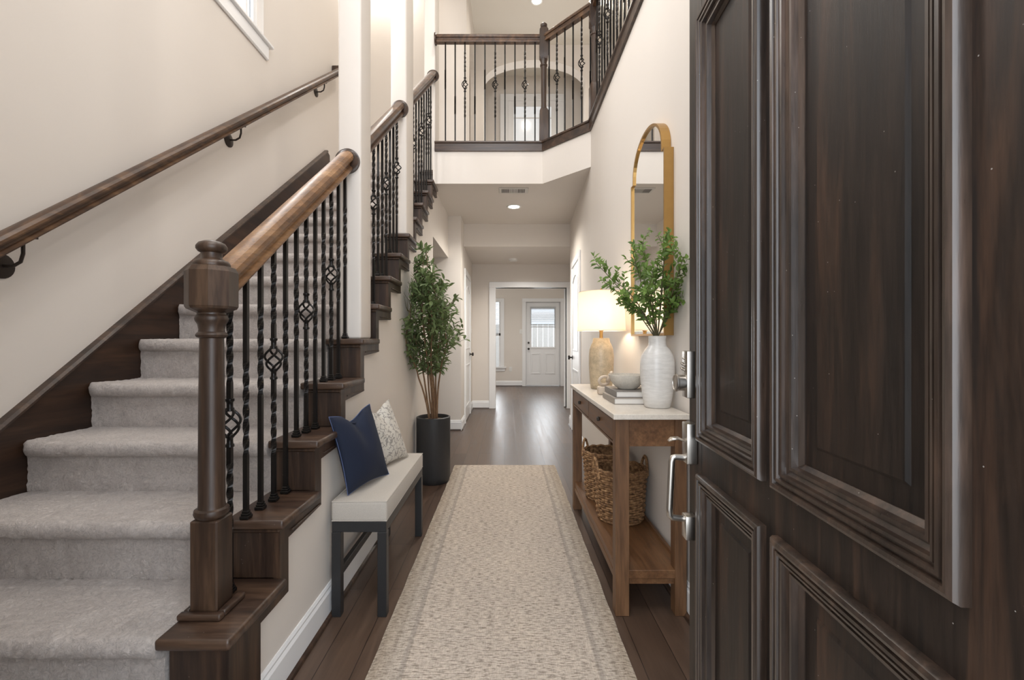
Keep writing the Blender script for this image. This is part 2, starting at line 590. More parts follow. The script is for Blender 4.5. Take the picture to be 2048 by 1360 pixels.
# ------------------------------------------------------------------ room shell
bm = bm_new(); box(bm, -2.2, 2.4, 0.1, 11.6, -0.12, 0)
struct('floor', bm, M['floor'], 'dark brown wood plank floor running down the hall', 'floor')
bm = bm_new(); box(bm, -5, 5, -6, 0.1, -0.17, -0.02)  # unseen ground, added to bounce daylight indoors
struct('floor_porch', bm, M['porch'], 'unseen pale concrete porch added outside the front door', 'floor')

# left wall with the high stair window
WY0, WY1, WZ0, WZ1 = 2.35, 3.46, 3.42, 4.8
bm = bm_new()
box(bm, XL - 0.15, XL, 0.17, WY0, 0, ZT)
box(bm, XL - 0.15, XL, WY1, 5.7, 0, ZT)
box(bm, XL - 0.15, XL, WY0, WY1, 0, WZ0)
box(bm, XL - 0.15, XL, WY0, WY1, WZ1, ZT)
struct('wall_left', bm, M['wall'], 'tall cream stair wall on the left', 'wall')

# front wall around the open front door, behind the camera
bm = bm_new()
box(bm, XL, -0.52, 0.17, 0.32, 0, ZT)
box(bm, 0.52, 2.2, 0.17, 0.32, 0, ZT)
box(bm, -0.52, 0.52, 0.17, 0.32, 2.5, 3.2)
box(bm, -0.52, 0.52, 0.17, 0.32, 5.2, ZT)
struct('wall_front', bm, M['wall'], 'front wall around the entry door opening', 'wall')
bm = bm_new()
for z in (3.2, 4.17, 5.15):
    box(bm, -0.52, 0.52, 0.2, 0.28, z, z + 0.05)
for x in (-0.52, -0.025, 0.47):
    box(bm, x, x + 0.05, 0.2, 0.28, 3.25, 5.15)
struct('added_window_1', bm, M['trim'], 'unseen white framed window added above the entry door', 'window')  # out-of-view window, added as a source of light

# wall under the stair, with its stepped head, a shallow recess and the side passage opening
pts = [(1.34, 0), (1.34, zt(2) - 0.07)]
for n in range(2, 15):
    pts += [(dr(n + 1) + 0.05, zt(n) - 0.07), (dr(n + 1) + 0.05, zt(n + 1) - 0.07)]
pts[-1] = (dr(15) + 0.05, ZC + 0.01)
pts += [(5.8, ZC + 0.01), (5.8, 2.2), (4.61, 2.2), (4.61, 0)]
bm = bm_new(); prism(bm, pts, XW, XW - 0.16, 'X')
struct('wall_hall_left', bm, M['wall'], 'cream wall under the staircase beside the bench', 'wall')
# passage and far left walls
bm = bm_new()
box(bm, XL, -0.586, 5.8, 5.92, 0, ZC)
box(bm, -0.70, -0.586, 5.92, 7.65, 0, ZC)
box(bm, XL, XW - 0.16, 4.61, 5.8, 2.2, ZC)
box(bm, XL - 0.1, XL, 4.5, 5.9, 0, ZC)
struct('wall_corridor_left', bm, M['wall'], 'cream corridor wall behind the potted tree', 'wall')
# right wall
bm = bm_new()
prism(bm, [(XR, 0.32), (XR, 4.15), (0.86, 6.2), (1.15, 6.2), (1.15, 7.65), (1.27, 7.65), (1.27, 6.08), (0.98, 6.08), (XR + 0.12, 4.15), (XR + 0.12, 0.32)], 0, ZC, 'Z')
box(bm, XR, XR + 0.05, 0.32, 4.15, ZC, 3.058)
struct('wall_right', bm, M['wall'], 'cream right wall behind the console and mirror', 'wall')
# upper floor slab: fascia and hall ceiling
bm = bm_new()
prism(bm, [(XW, 4.6), (0.359, 4.6), (XR, 4.15), (XR + 0.05, 4.11), (XR + 0.05, 0.32), (2.2, 0.32), (2.2, 8.2), (XL, 8.2), (XL, 4.95), (XW, 4.95)], ZC, 3.06, 'Z')
struct('ceiling_hall', bm, M['wall'], 'cream hall ceiling and fascia under the balcony', 'ceiling')
bm = bm_new(); box(bm, -0.69, 1.27, 6.2, 7.65, 2.424, ZC)
struct('ceiling_corridor', bm, M['wall'], 'dropped corridor ceiling with beam face', 'ceiling')
# end wall with cased opening
bm = bm_new()
box(bm, -0.70, -0.19, 7.65, 7.77, 0, 2.45)
box(bm, 1.0, 1.27, 7.65, 7.77, 0, 2.45)
box(bm, -0.19, 1.0, 7.65, 7.77, 2.03, 2.45)
struct('wall_corridor_end', bm, M['wall'], 'cream end wall with a white cased opening', 'wall')
bm = bm_new()
box(bm, -0.30, -0.19, 7.625, 7.79, 0, 2.03, 0.004)
box(bm, 1.0, 1.10, 7.625, 7.79, 0, 2.03, 0.004)
box(bm, -0.30, 1.10, 7.625, 7.79, 2.03, 2.125, 0.004)
struct('trim_1', bm, M['trim'], 'white door casing at the end of the corridor', 'door casing')
# back room
YB = 11.37
bm = bm_new()
wx0, wx1, wz0, wz1 = -1.25, -0.16, 0.48, 2.10
box(bm, -1.7, wx0, YB, YB + 0.12, 0, ZC)
box(bm, wx0, wx1, YB, YB + 0.12, 0, wz0)
box(bm, wx0, wx1, YB, YB + 0.12, wz1, ZC)
box(bm, wx1, 0.47, YB, YB + 0.12, 0, ZC)
box(bm, 0.47, 1.33, YB, YB + 0.12, 2.10, ZC)
box(bm, 1.33, 1.7, YB, YB + 0.12, 0, ZC)
box(bm, -1.8, -1.7, 7.65, YB, 0, ZC)
box(bm, 1.7, 1.8, 7.65, YB, 0, ZC)
box(bm, -1.7, -0.70, 7.65, 7.77, 0, ZC)
box(bm, 1.27, 1.7, 7.65, 7.77, 0, ZC)
struct('wall_back', bm, M['wall'], 'beige back room wall around the white exterior door', 'wall')
bm = bm_new(); box(bm, -1.8, 1.8, 7.65, YB + 0.12, ZC - 0.001, ZC + 0.1)
struct('ceiling_back_room', bm, M['ceiling'], 'ceiling of the back room', 'ceiling')
# upper level
bm = bm_new(); box(bm, -2.1, 2.4, 0.1, 8.3, ZT, ZT + 0.1)
struct('ceiling_upper', bm, M['ceiling'], 'high foyer ceiling above the balcony', 'ceiling')
bm = bm_new(); box(bm, 2.2, 2.3, 0.17, 8.2, ZC, ZT)
struct('wall_gallery', bm, M['wall'], 'cream gallery wall behind the upper railing', 'wall')
bm = bm_new()
box(bm, XL, -0.57, 5.6, 5.7, 3.06, ZT)
arch = [(6.05, 3.06), (6.05, 5.0)] + [(6.05 + 0.5 * (1 - math.cos(a)), 5.0 + 0.45 * math.sin(a)) for a in [PI * k / 14 for k in range(1, 14)]] + [(7.05, 5.0), (7.05, 3.06)]
prism(bm, [(5.6, 3.06)] + arch + [(7.2, 3.06), (7.2, ZT), (5.6, ZT)], -0.57, -0.50, 'X')
box(bm, XL, -1.2, 5.7, 7.2, 3.06, ZT)
struct('wall_upper_left', bm, M['wall'], 'upstairs wall with a side arch left of the balcony', 'wall')
bm = bm_new()
ax0, ax1, azs, azt = -0.37, 1.24, 5.22, 5.58
arch = [(ax0, 3.06), (ax0, azs)] + [((ax0 + ax1) / 2 - (ax1 - ax0) / 2 * math.cos(a), azs + (azt - azs) * math.sin(a)) for a in [PI * k / 24 for k in range(1, 24)]] + [(ax1, azs), (ax1, 3.06)]
prism(bm, [(-1.2, 3.06)] + arch + [(2.2, 3.06), (2.2, ZT), (-1.2, ZT)], 7.2, 7.40, 'Y')
struct('wall_upper_arch', bm, M['wall'], 'upstairs wall with a wide arched opening', 'wall')
bm = bm_new()
box(bm, -1.2, 2.2, 8.05, 8.2, 3.06, ZT)
box(bm, -1.3, -1.2, 7.2, 8.2, 3.06, ZT)
struct('wall_upper_back', bm, M['wall'], 'upstairs wall behind the arch', 'wall')
# glazed upstairs door
bm = bm_new()
box(bm, -0.12, 0.02, 8.0, 8.05, 3.06, 5.36, 0.004)
box(bm, 0.86, 1.0, 8.0, 8.05, 3.06, 5.36, 0.004)
box(bm, -0.12, 1.0, 8.0, 8.05, 5.36, 5.48, 0.004)
d3 = struct('door_3', bm, M['trim'], 'white glazed upstairs door behind the arch', 'door')
bm = bm_new()
box(bm, 0.02, 0.12, 8.01, 8.045, 3.06, 5.36, 0.003)
box(bm, 0.78, 0.86, 8.01, 8.045, 3.06, 5.36, 0.003)
box(bm, 0.12, 0.78, 8.01, 8.045, 5.26, 5.36, 0.003)
box(bm, 0.12, 0.78, 8.01, 8.045, 5.05, 5.07, 0.002)
obj('door_frame', bm, M['trim'], d3)
bm = bm_new(); box(bm, 0.12, 0.78, 8.025, 8.035, 3.1, 5.26)
gl = plain('frosted_glow_pane', (0.72, 0.74, 0.75), 0.12)
gl.node_tree.nodes['Principled BSDF'].inputs['Emission Color'].default_value = (0.93, 0.96, 1, 1)
gl.node_tree.nodes['Principled BSDF'].inputs['Emission Strength'].default_value = 0.35  # outdoor daylight put in as a faint glow of the pane
obj('glass_pane', bm, gl, d3)

# pillars between the stair flights
for k, (y0, y1, z0) in enumerate(((2.29, 2.465, zt(6)), (3.33, 3.58, zt(10)), (4.665, 4.93, zt(15)))):
    bm = bm_new(); box(bm, -0.852, -0.735, y0, y1, z0 + 0.001, ZT, 0.012, 3)
    struct('wall_pillar', bm, M['wall'], ['nearest cream pillar standing on the stair edge', 'middle cream pillar standing on the stair edge', 'farthest cream pillar beside the balcony'][k], 'pillar', 30)

# baseboards (white board with a dark shoe strip)
def baseboard(name, segs, label=None):
    bm = bm_new(); sh = bm_new()
    for (x0, y0), (x1, y1), nx, ny in segs:
        t = 0.013
        prof = [(0, 0), (t, 0), (t, 0.10), (t * 0.6, 0.112), (t * 0.7, 0.12), (t * 0.3, 0.13), (0, 0.13)]
        extrude_profile(bm, prof, (x0, y0, 0.001), (x1, y1, 0.001), (nx, ny, 0))
        extrude_profile(sh, [(t, 0), (t + 0.014, 0), (t + 0.011, 0.01), (t, 0.015)], (x0, y0, 0.001), (x1, y1, 0.001), (nx, ny, 0))
    o = struct(name, bm, M['trim'], label or 'white baseboard', 'baseboard')
    obj('shoe_strip', sh, M['dark_wood_y'], o)
    return o
baseboard('baseboard_left', [((XW, 1.345), (XW, 4.61), 1, 0)], 'white baseboard under the stair beside the bench')
baseboard('baseboard_corridor_left', [((-1.8, 5.8), (-0.586, 5.8), 0, -1), ((-0.586, 5.787), (-0.586, 6.2), 1, 0), ((-0.586, 7.2), (-0.586, 7.65), 1, 0), ((-0.586, 7.65), (-0.30, 7.65), 0, -1)], 'white baseboard at the corridor corner')
baseboard('baseboard_right', [((XR, 0.40), (XR, 4.15), -1, 0)], 'white baseboard behind the console table')
baseboard('baseboard_corridor_right', [((XR, 4.15), (0.802, 4.93), -1, 0.05), ((0.845, 5.9), (0.86, 6.2), -1, 0.05)], 'white baseboard of the right corridor wall')
baseboard('baseboard_back', [((-1.7, YB), (0.38, YB), 0, -1), ((1.42, YB), (1.7, YB), 0, -1)], 'white baseboard of the back room')

# ---- stair window (window_2)
bm = bm_new()
fx0, fx1 = XL - 0.10, XL - 0.05
box(bm, fx0, fx1, WY0, WY1, WZ0, WZ0 + 0.05)
box(bm, fx0, fx1, WY0, WY1, WZ1 - 0.05, WZ1)
for y in (WY0, (WY0 + WY1) / 2 - 0.03, WY1 - 0.05):
    box(bm, fx0, fx1, y, y + 0.05, WZ0 + 0.05, WZ1 - 0.05)
box(bm, fx0 + 0.01, fx1 - 0.01, WY1 - 0.13, WY1 - 0.11, WZ0 + 0.05, WZ1 - 0.05)
w2 = struct('window_2', bm, M['trim'], 'high white window above the stair handrail', 'window')
bm = bm_new()
box(bm, XL - 0.05, XL + 0.045, WY0 - 0.07, WY1 + 0.07, WZ0 - 0.022, WZ0, 0.004)
box(bm, XL, XL + 0.022, WY0 - 0.05, WY1 + 0.04, WZ0 - 0.125, WZ0 - 0.022, 0.006)
obj('window_sill', bm, M['trim'], w2)
bm = bm_new(); box(bm, fx0 + 0.02, fx0 + 0.026, WY0 + 0.05, WY1 - 0.05, WZ0 + 0.05, WZ1 - 0.05)
obj('glass_pane', bm, M['glass'], w2)

# ---- back room window and its blind
bm = bm_new()
box(bm, wx0 - 0.09, wx0, YB - 0.02, YB, wz0, wz1 + 0.09, 0.003)
box(bm, wx1, wx1 + 0.09, YB - 0.02, YB, wz0, wz1, 0.003)
box(bm, wx0 - 0.09, wx1 + 0.09, YB - 0.02, YB, wz1, wz1 + 0.09, 0.003)
box(bm, wx0, wx1, YB + 0.04, YB + 0.08, (wz0 + wz1) / 2 - 0.03, (wz0 + wz1) / 2 + 0.03)
box(bm, wx1 - 0.04, wx1, YB + 0.04, YB + 0.08, wz0, wz1)
box(bm, wx0, wx0 + 0.04, YB + 0.04, YB + 0.08, wz0, wz1)
w3 = struct('window_3', bm, M['trim'], 'white window with a blind seen through the far opening', 'window')
bm = bm_new(); box(bm, wx0 - 0.12, wx1 + 0.14, YB - 0.06, YB + 0.03, wz0 - 0.03, wz0, 0.003)
box(bm, wx0 - 0.10, wx1 + 0.11, YB - 0.02, YB, wz0 - 0.11, wz0 - 0.03, 0.003)
obj('window_sill', bm, M['trim'], w3)
bm = bm_new(); box(bm, wx0, wx1, YB + 0.06, YB + 0.066, wz0, wz1)
obj('glass_pane', bm, M['glass'], w3)
bm = bm_new()
z = wz1 - 0.03
while z > 1.28:
    extrude_profile(bm, [(0, 0), (0.028, 0.012), (0.028, 0.015), (0, 0.003)], (wx0 + 0.05, YB + 0.005, z), (wx1 - 0.05, YB + 0.005, z), (0, 1, 0))
    z -= 0.034
obj('blind', bm, M['blind'], w3)
# outdoors behind the back room: fence and hedge glow
bm = bm_new()
for k in range(30):
    box(bm, -2.6 + k * 0.16, -2.6 + k * 0.16 + 0.148, 13.6, 13.63, 0, 1.62)
fence = obj('fence', bm, M['fence']); tag(fence, 'pale board fence outside the back door window', 'fence')
bm = bm_new(); box(bm, -4, 4, YB + 0.12, 14.5, -0.2, -0.05)
struct('floor_yard', bm, M['porch'], 'pale paving behind the house', 'floor')

# ---- back exterior door (door_1)
def panel_recess(bm, x0, x1, y, z0, z1, t=0.012, w=0.02, sgn=-1):
    """raised rectangular moulding on a y-facing leaf"""
    box(bm, x0, x1, y + sgn * t, y, z0, z0 + w, 0.003)
    box(bm, x0, x1, y + sgn * t, y, z1 - w, z1, 0.003)
    box(bm, x0, x0 + w, y + sgn * t, y, z0 + w, z1 - w, 0.003)
    box(bm, x1 - w, x1, y + sgn * t, y, z0 + w, z1 - w, 0.003)
bm = bm_new()
box(bm, 0.38, 0.47, YB - 0.02, YB + 0.12, 0, 2.10, 0.003)
box(bm, 1.33, 1.42, YB - 0.02, YB + 0.12, 0, 2.10, 0.003)
box(bm, 0.38, 1.42, YB - 0.02, YB + 0.12, 2.10, 2.19, 0.003)
d1 = struct('door_1', bm, M['trim'], 'white exterior door with blind window in the back room', 'door')
bm = bm_new()
gx0, gx1, gz0, gz1 = 0.61, 1.19, 0.98, 1.93
yl = YB + 0.03
box(bm, 0.47, gx0, yl, yl + 0.045, 0.02, 2.10)
box(bm, gx1, 1.33, yl, yl + 0.045, 0.02, 2.10)
box(bm, gx0, gx1, yl, yl + 0.045, 0.02, gz0)
box(bm, gx0, gx1, yl, yl + 0.045, gz1, 2.10)
panel_recess(bm, gx0 - 0.03, gx1 + 0.03, yl, gz0 - 0.04, gz1 + 0.03, 0.015, 0.03)
panel_recess(bm, 0.60, 0.84, yl, 0.30, 0.82, 0.012, 0.03)
panel_recess(bm, 0.96, 1.20, yl, 0.30, 0.82, 0.012, 0.03)
obj('door_leaf', bm, M['trim'], d1)
bm = bm_new(); box(bm, gx0, gx1, yl + 0.02, yl + 0.025, gz0, gz1)
obj('glass_pane', bm, M['glass'], d1)
bm = bm_new()
z = gz1
while z > gz1 - 0.42:
    extrude_profile(bm, [(0, 0), (0.02, 0.016), (0.02, 0.019), (0, 0.003)], (gx0 - 0.02, yl - 0.035, z), (gx1 + 0.02, yl - 0.035, z), (0, 1, 0))
    z -= 0.026
box(bm, gx0 - 0.02, gx1 + 0.02, yl - 0.04, yl - 0.015, z - 0.02, z)
box(bm, gx0 - 0.03, gx1 + 0.03, yl - 0.045, yl - 0.015, gz1 + 0.01, gz1 + 0.05)
obj('blind', bm, M['blind'], d1)
bm = bm_new()
lathe(bm, [(0.012, yl), (0.012, yl - 0.04), (0.027, yl - 0.05), (0.027, yl - 0.065), (0.01, yl - 0.075)], 0.54, 0, 16, 'Y', 0.93)
lathe(bm, [(0.025, yl), (0.025, yl - 0.02)], 0.54, 0, 16, 'Y', 1.08)
obj('door_knob', bm, M['knob'], d1, 40)
# open white door leaf inside the back room
bm = bm_new(); prism(bm, [(0.975, 7.80), (1.01, 7.797), (1.135, 8.60), (1.10, 8.605)], 0.01, 2.02, 'Z')
o = obj('door_4', bm, M['trim']); o['kind'] = 'structure'; o['label'] = 'white door standing open at the far opening'; o['category'] = 'door'

# ---- interior panel doors on side walls: leaf built along y at wall plane x
def side_door(name, xw0, y0, xw1, y1, sgn, label, hinge_knob_near):
    """sgn = +1: the hall is on +x side of the wall"""
    L = math.hypot(xw1 - xw0, y1 - y0)
    ux, uy = (xw1 - xw0) / L, (y1 - y0) / L
    nx, ny = uy * sgn, -ux * sgn
    def Q(bm_, s0, s1, z0, z1, t0, t1, bev=0.0):
        s = bm_new()
        box(s, s0, s1, t0, t1, z0, z1, bev)
        for v in s.verts:
            a, b, c = v.co
            v.co = (xw0 + ux * a + nx * b, y0 + uy * a + ny * b, c)
        bmesh.ops.recalc_face_normals(s, faces=s.faces)
        me = bpy.data.meshes.new('t'); s.to_mesh(me); s.free(); bm_.from_mesh(me); bpy.data.meshes.remove(me)
    c = bm_new()
    Q(c, 0, 0.075, 0.0, 2.06, 0.001, 0.02, 0.003)
    Q(c, L - 0.075, L, 0.0, 2.06, 0.001, 0.02, 0.003)
    Q(c, 0, L, 2.06, 2.135, 0.001, 0.02, 0.003)
    d = struct(name, c, M['trim'], label, 'door')
    l = bm_new()
    Q(l, 0.078, L - 0.078, 0.01, 2.055, 0.001, 0.008)
    def pan(z0, z1, arched):
        a, b = 0.078 + 0.10, L - 0.078 - 0.10
        Q(l, a, b, z0, z0 + 0.02, 0.008, 0.016, 0.003)
        Q(l, a, a + 0.02, z0 + 0.02, z1 - (0.08 if arched else 0.02), 0.008, 0.016, 0.003)
        Q(l, b - 0.02, b, z0 + 0.02, z1 - (0.08 if arched else 0.02), 0.008, 0.016, 0.003)
        if arched:
            path = []
            for k in range(13):
                s = a + 0.01 + (b - a - 0.02) * k / 12
                zz = z1 - 0.08 + 0.07 * math.sin(PI * k / 12)
                path.append((xw0 + ux * s + nx * 0.012, y0 + uy * s + ny * 0.012, zz))
            tube(l, path, 0.010, 6)
        else:
            Q(l, a, b, z1 - 0.02, z1, 0.008, 0.016, 0.003)
    pan(0.20, 0.80, False)
    pan(1.02, 1.94, True)
    obj('door_leaf', l, M['trim'], d)
    k = bm_new()
    s = (0.078 + 0.055) if hinge_knob_near else (L - 0.078 - 0.055)
    px, py = xw0 + ux * s, y0 + uy * s
    pp = [(r, h) for r, h in ((0.026, 0.008), (0.026, 0.014), (0.010, 0.018), (0.010, 0.04), (0.026, 0.048), (0.029, 0.06), (0.018, 0.07))]
    lathe(k, [(r, px + nx * h) for r, h in pp], 0, py, 18, 'X', 0.93)
    obj('door_knob', k, M['knob'], d, 40)
    return d
side_door('door_2', -0.586, 6.22, -0.586, 7.18, 1, 'white panelled closet door on the left corridor wall', False)
side_door('door_5', 0.802, 4.95, 0.845, 5.88, -1, 'white arched panel door on the right wall beyond the lamp', False)

# ------------------------------------------------------------------ ceiling fittings, switches, outlets
def recessed(x, y, z, label):
    t = thing('recessed_light', label, 'ceiling light', (x, y, z - 0.012))
    bm = bm_new(); lathe(bm, [(0.062, z - 0.001), (0.086, z - 0.001), (0.086, z - 0.006), (0.078, z - 0.012), (0.062, z - 0.006)], x, y, 36, cap=False)
    obj('trim_ring', bm, M['plastic'], t, 40)
    bm = bm_new(); lathe(bm, [(0.001, z - 0.005), (0.066, z - 0.005), (0.066, z - 0.002), (0.001, z - 0.002)], x, y, 32, cap=False)
    obj('lens', bm, M['lamp_glow'], t)
recessed(0.083, 5.38, ZC, 'round recessed light glowing in the hall ceiling')
recessed(0.41, 6.26, ZT, 'round recessed light glowing in the upstairs ceiling')
t = thing('ceiling_vent', 'white slotted air vent in the hall ceiling', 'air vent', (0.07, 4.8, ZC - 0.012))
bm = bm_new(); box(bm, -0.085, 0.225, 4.72, 4.88, ZC - 0.008, ZC - 0.001, 0.003)
obj('frame', bm, M['vent'], t)
bm = bm_new()
for k in range(16):
    x = -0.055 + k * 0.0155
    box(bm, x, x + 0.009 if (k < 5 or k > 10) else x + 0.004, 4.745, 4.855, ZC - 0.010, ZC - 0.0079)  # dark strips painted as the shade inside the vent slots
obj('slot_shade', bm, M['slot'], t)
bm = bm_new(); lathe(bm, [(0.001, 2.424), (0.07, 2.424), (0.07, 2.405), (0.06, 2.39), (0.03, 2.385), (0.001, 2.385)], 0.10, 7.15, 28, cap=False)
o = obj('smoke_detector', bm, M['plastic'], None, 40); tag(o, 'white round smoke detector on the dropped corridor ceiling', 'smoke detector')
bm = bm_new(); lathe(bm, [(0.001, ZT), (0.06, ZT), (0.06, ZT - 0.02), (0.04, ZT - 0.035), (0.001, ZT - 0.035)], -0.2, 6.0, 28, cap=False)
bm.free()

def plate(name, x, y, z, facing, label, kind='switch'):
    t = thing(name, label, 'light switch' if kind == 'switch' else 'outlet', (x, y, z))
    bm = bm_new(); b2 = bm_new()
    if facing == '-y':
        box(bm, x - 0.036, x + 0.036, y - 0.006, y, z - 0.058, z + 0.058, 0.002)
        if kind == 'switch':
            box(b2, x - 0.005, x + 0.005, y - 0.016, y - 0.006, z - 0.012, z + 0.010, 0.001)
        else:
            for dz in (-0.022, 0.022):
                box(b2, x - 0.015, x + 0.015, y - 0.009, y - 0.006, z + dz - 0.015, z + dz + 0.015, 0.001)
    else:
        s = 1 if facing == '+x' else -1
        x0, x1 = sorted((x, x + s * 0.006))
        box(bm, x0, x1, y - 0.036, y + 0.036, z - 0.058, z + 0.058, 0.002)
        x0, x1 = sorted((x + s * 0.006, x + s * 0.014))
        box(b2, x0, x1, y - 0.006, y + 0.006, z - 0.012, z + 0.010, 0.001)
    obj('plate', bm, M['plastic'], t)
    obj('toggle' if kind == 'switch' else 'socket', b2, M['plastic'], t)
plate('light_switch', 0.35, YB, 1.36 - 0.0, '-y', 'white light switch beside the back exterior door')
plate('outlet', 0.09, YB, 0.42, '-y', 'white outlet low on the back room wall', 'outlet')
plate('light_switch', -0.586, 7.42, 1.32, '+x', 'white light switch on the left corridor wall beyond the closet')

# ------------------------------------------------------------------ staircase
CXL, CXR = XL + 0.03, -0.893      # carpet span
CAPL, CAPR = -0.898, -0.705        # wooden cap span
st = thing('staircase', 'straight staircase with grey beige carpet and dark stepped wooden edge', 'staircase', (-1.35, 1.1, 0))

def carpet_step(n):
    z0 = zt(n - 1); z1 = zt(n); y0 = dr(n); yn = dn(n) - 0.012; yb = dr(n + 1) + 0.012
    prof = [(y0, z0 - 0.002)]
    m = 7 if n > 7 else 12
    for k in range(1, m):
        prof.append((y0, z0 + (z1 - 0.062 - z0) * k / (m - 1)))
    rad = 0.027
    for k in range(9):
        a = -PI / 2 - PI * k / 8
        prof.append((yn + rad + rad * math.cos(a), z1 - rad - 0.003 + (rad + 0.002) * math.sin(a)))
    mm = 8 if n > 7 else 26
    for k in range(1, mm + 1):
        prof.append((yn + rad + (yb - yn - rad) * k / mm, z1))
    nx = 40 if n > 7 else 130
    bm = bm_new()
    rows = []
    for (y, z) in prof:
        row = []
        for i in range(nx + 1):
            x = CXL + (CXR - CXL) * i / nx
            e = (x - CXL)
            yy = y
            if y < y0 - 0.001 and e < 0.05:
                yy = y + (y0 - y) * (1 - math.sqrt(max(0, 1 - ((0.05 - e) / 0.05) ** 2))) * 0.9
            p = Vector((x, yy, z))
            nz = noise.noise(p * 140) * 0.0030 + noise.noise(p * 60 + Vector((5, 3, n))) * 0.0034 + noise.noise(p * 9) * 0.003
            if z >= z1 - 0.0001:
                p.z += nz - 0.001
            else:
                p.y -= nz * 1.2
            row.append(bm.verts.new(p))
        rows.append(row)
    for a in range(len(rows) - 1):
        for i in range(nx):
            bm.faces.new((rows[a][i], rows[a][i + 1], rows[a + 1][i + 1], rows[a + 1][i]))
    # closed underside
    lo0 = bm.verts.new((CXL, yb, z0 - 0.002)); lo1 = bm.verts.new((CXR, yb, z0 - 0.002))
    bm.faces.new([r[0] for r in rows] + [lo0])
    bm.faces.new(([r[-1] for r in rows] + [lo1])[::-1])
    bm.faces.new([lo0] + [v for v in rows[-1]] + [lo1])
    bm.faces.new(rows[0][::-1] + [lo0, lo1])
    bmesh.ops.recalc_face_normals(bm, faces=bm.faces)
    obj('carpeted_step', bm, M['carpet'], st, 60)
for n in range(1, 16):
    carpet_step(n)
bm = bm_new(); box(bm, XL, CXR, dr(16), 5.2, ZF - 0.35, ZF)
obj('landing', bm, M['carpet'], st)

for n in range(2, 16):
    front = dn(n) - (0.012 if n == 2 else 0)
    back = dr(n + 1) + 0.004
    bm = bm_new(); box(bm, CAPL, CAPR, front, back, zt(n) - 0.028, zt(n) + 0.002, 0.009, 3)
    obj('wooden_tread', bm, M['dark_wood_y'], st, 40)
    zlo = 0 if n == 2 else zt(n - 1) + 0.002
    bm = bm_new(); box(bm, CAPL + 0.014, XW + 0.0003, dr(n) + 0.0015, dr(n) + 0.03, zlo + 0.001, zt(n) - 0.028)
    # scotia under the nosing
    box(bm, CAPL + 0.012, XW + 0.024, dr(n) - 0.012, dr(n), zt(n) - 0.042, zt(n) - 0.0281, 0.004)
    obj('wooden_riser', bm, M['dark_wood'], st)
# inner body of the wooden edge
pts = [(dr(2) + 0.03, 0.0), (dr(2) + 0.03, zt(2) - 0.03)]
for n in range(2, 15):
    pts += [(dr(n + 1) + 0.02, zt(n) - 0.03), (dr(n + 1) + 0.02, zt(n + 1) - 0.03)]
pts += [(dr(16) + 0.02, zt(15) - 0.03), (dr(16) + 0.02, zt(15) - 0.35)]
low = []
for n in range(14, 2, -1):
    low.append((dr(n) + 0.12, zt(n) - 0.32))
pts += low + [(dr(3) + 0.1, 0.0)]
bm = bm_new(); prism(bm, pts, CAPL + 0.016, XW - 0.001, 'X')
obj('inner_curb', bm, M['dark_wood'], st)
# stepped side stringer
top = [(dr(2), 0.002), (dr(2), zt(2) - 0.028)]
for n in range(2, 15):
    top += [(dr(n + 1), zt(n) - 0.028), (dr(n + 1), zt(n + 1) - 0.028)]
top += [(dr(16) - 0.02, zt(15) - 0.028), (dr(16) - 0.02, zt(15) - 0.085)]
bot = []
for n in range(15, 2, -1):
    bot += [(dr(n) + 0.058, zt(n) - 0.085), (dr(n) + 0.058, zt(n - 1) - 0.072)]
bot += [(1.345, zt(2) - 0.072), (1.345, 0.002)]
bm = bm_new(); prism(bm, top + bot, XW + 0.0005, XW + 0.022, 'X')
obj('stringer', bm, M['dark_wood'], st)
# applied bracket moulding bead on each step side
for n in range(3, 15):
    bm = bm_new()
    tube(bm, [(XW + 0.024, dr(n) + 0.075, zt(n) - 0.066), (XW + 0.024, dr(n + 1) + 0.045, zt(n) - 0.066)], 0.004, 6)
    obj('bracket_bead', bm, M['dark_wood_y'], st)
# wall skirt board
def zs(y):
    return 0.838 + 0.748 * (y - 1.642)
bm = bm_new()
prism(bm, [(0.62, 0.001), (0.62, 0.02), (0.80, zs(0.80)), (4.62, zs(4.62)), (4.68, zs(4.62) - 0.02), (4.70, zs(4.62) - 0.4), (0.95, 0.001)], XL + 0.0005, XL + 0.028, 'X')
obj('skirt_board', bm, M['skirt_wood'], st)
bm = bm_new()
extrude_profile(bm, [(0, -0.012), (0.036, -0.012), (0.038, 0.0), (0.03, 0.012), (0, 0.012)], (XL, 0.80, zs(0.80)), (XL, 4.62, zs(4.62)), (1, 0, 0))
obj('skirt_cap', bm, M['dark_wood_y'], st)

# ------------------------------------------------------------------ iron balusters
HB = 0.0068   # half bar
def bar(bm, x, y, z0, z1, twists, h=HB):
    """square bar; twists = list of (za, zb, turns)"""
    zs_ = [z0]
    for a, b, t in twists:
        a = max(a, z0 + 0.004); b = min(b, z1 - 0.004)
        if b - a < 0.03:
            continue
        k = int(abs(t) * 22)
        zs_ += [a + (b - a) * i / k for i in range(k + 1)]
    zs_ += [z1]
    zs_ = sorted(set(round(z, 5) for z in zs_))
    prev = None
    for z in zs_:
        ang = PI / 4
        for a, b, t in twists:
            if z > a:
                ang += 2 * PI * t * min(1, (z - a) / (b - a))
        ring = [bm.verts.new((x + h * 1.414 * math.cos(ang + PI / 2 * k), y + h * 1.414 * math.sin(ang + PI / 2 * k), z)) for k in range(4)]
        if prev:
            for k in range(4):
                bm.faces.new((prev[k], prev[(k + 1) % 4], ring[(k + 1) % 4], ring[k]))
        else:
            bm.faces.new(ring[::-1])
        prev = ring
    bm.faces.new(prev)

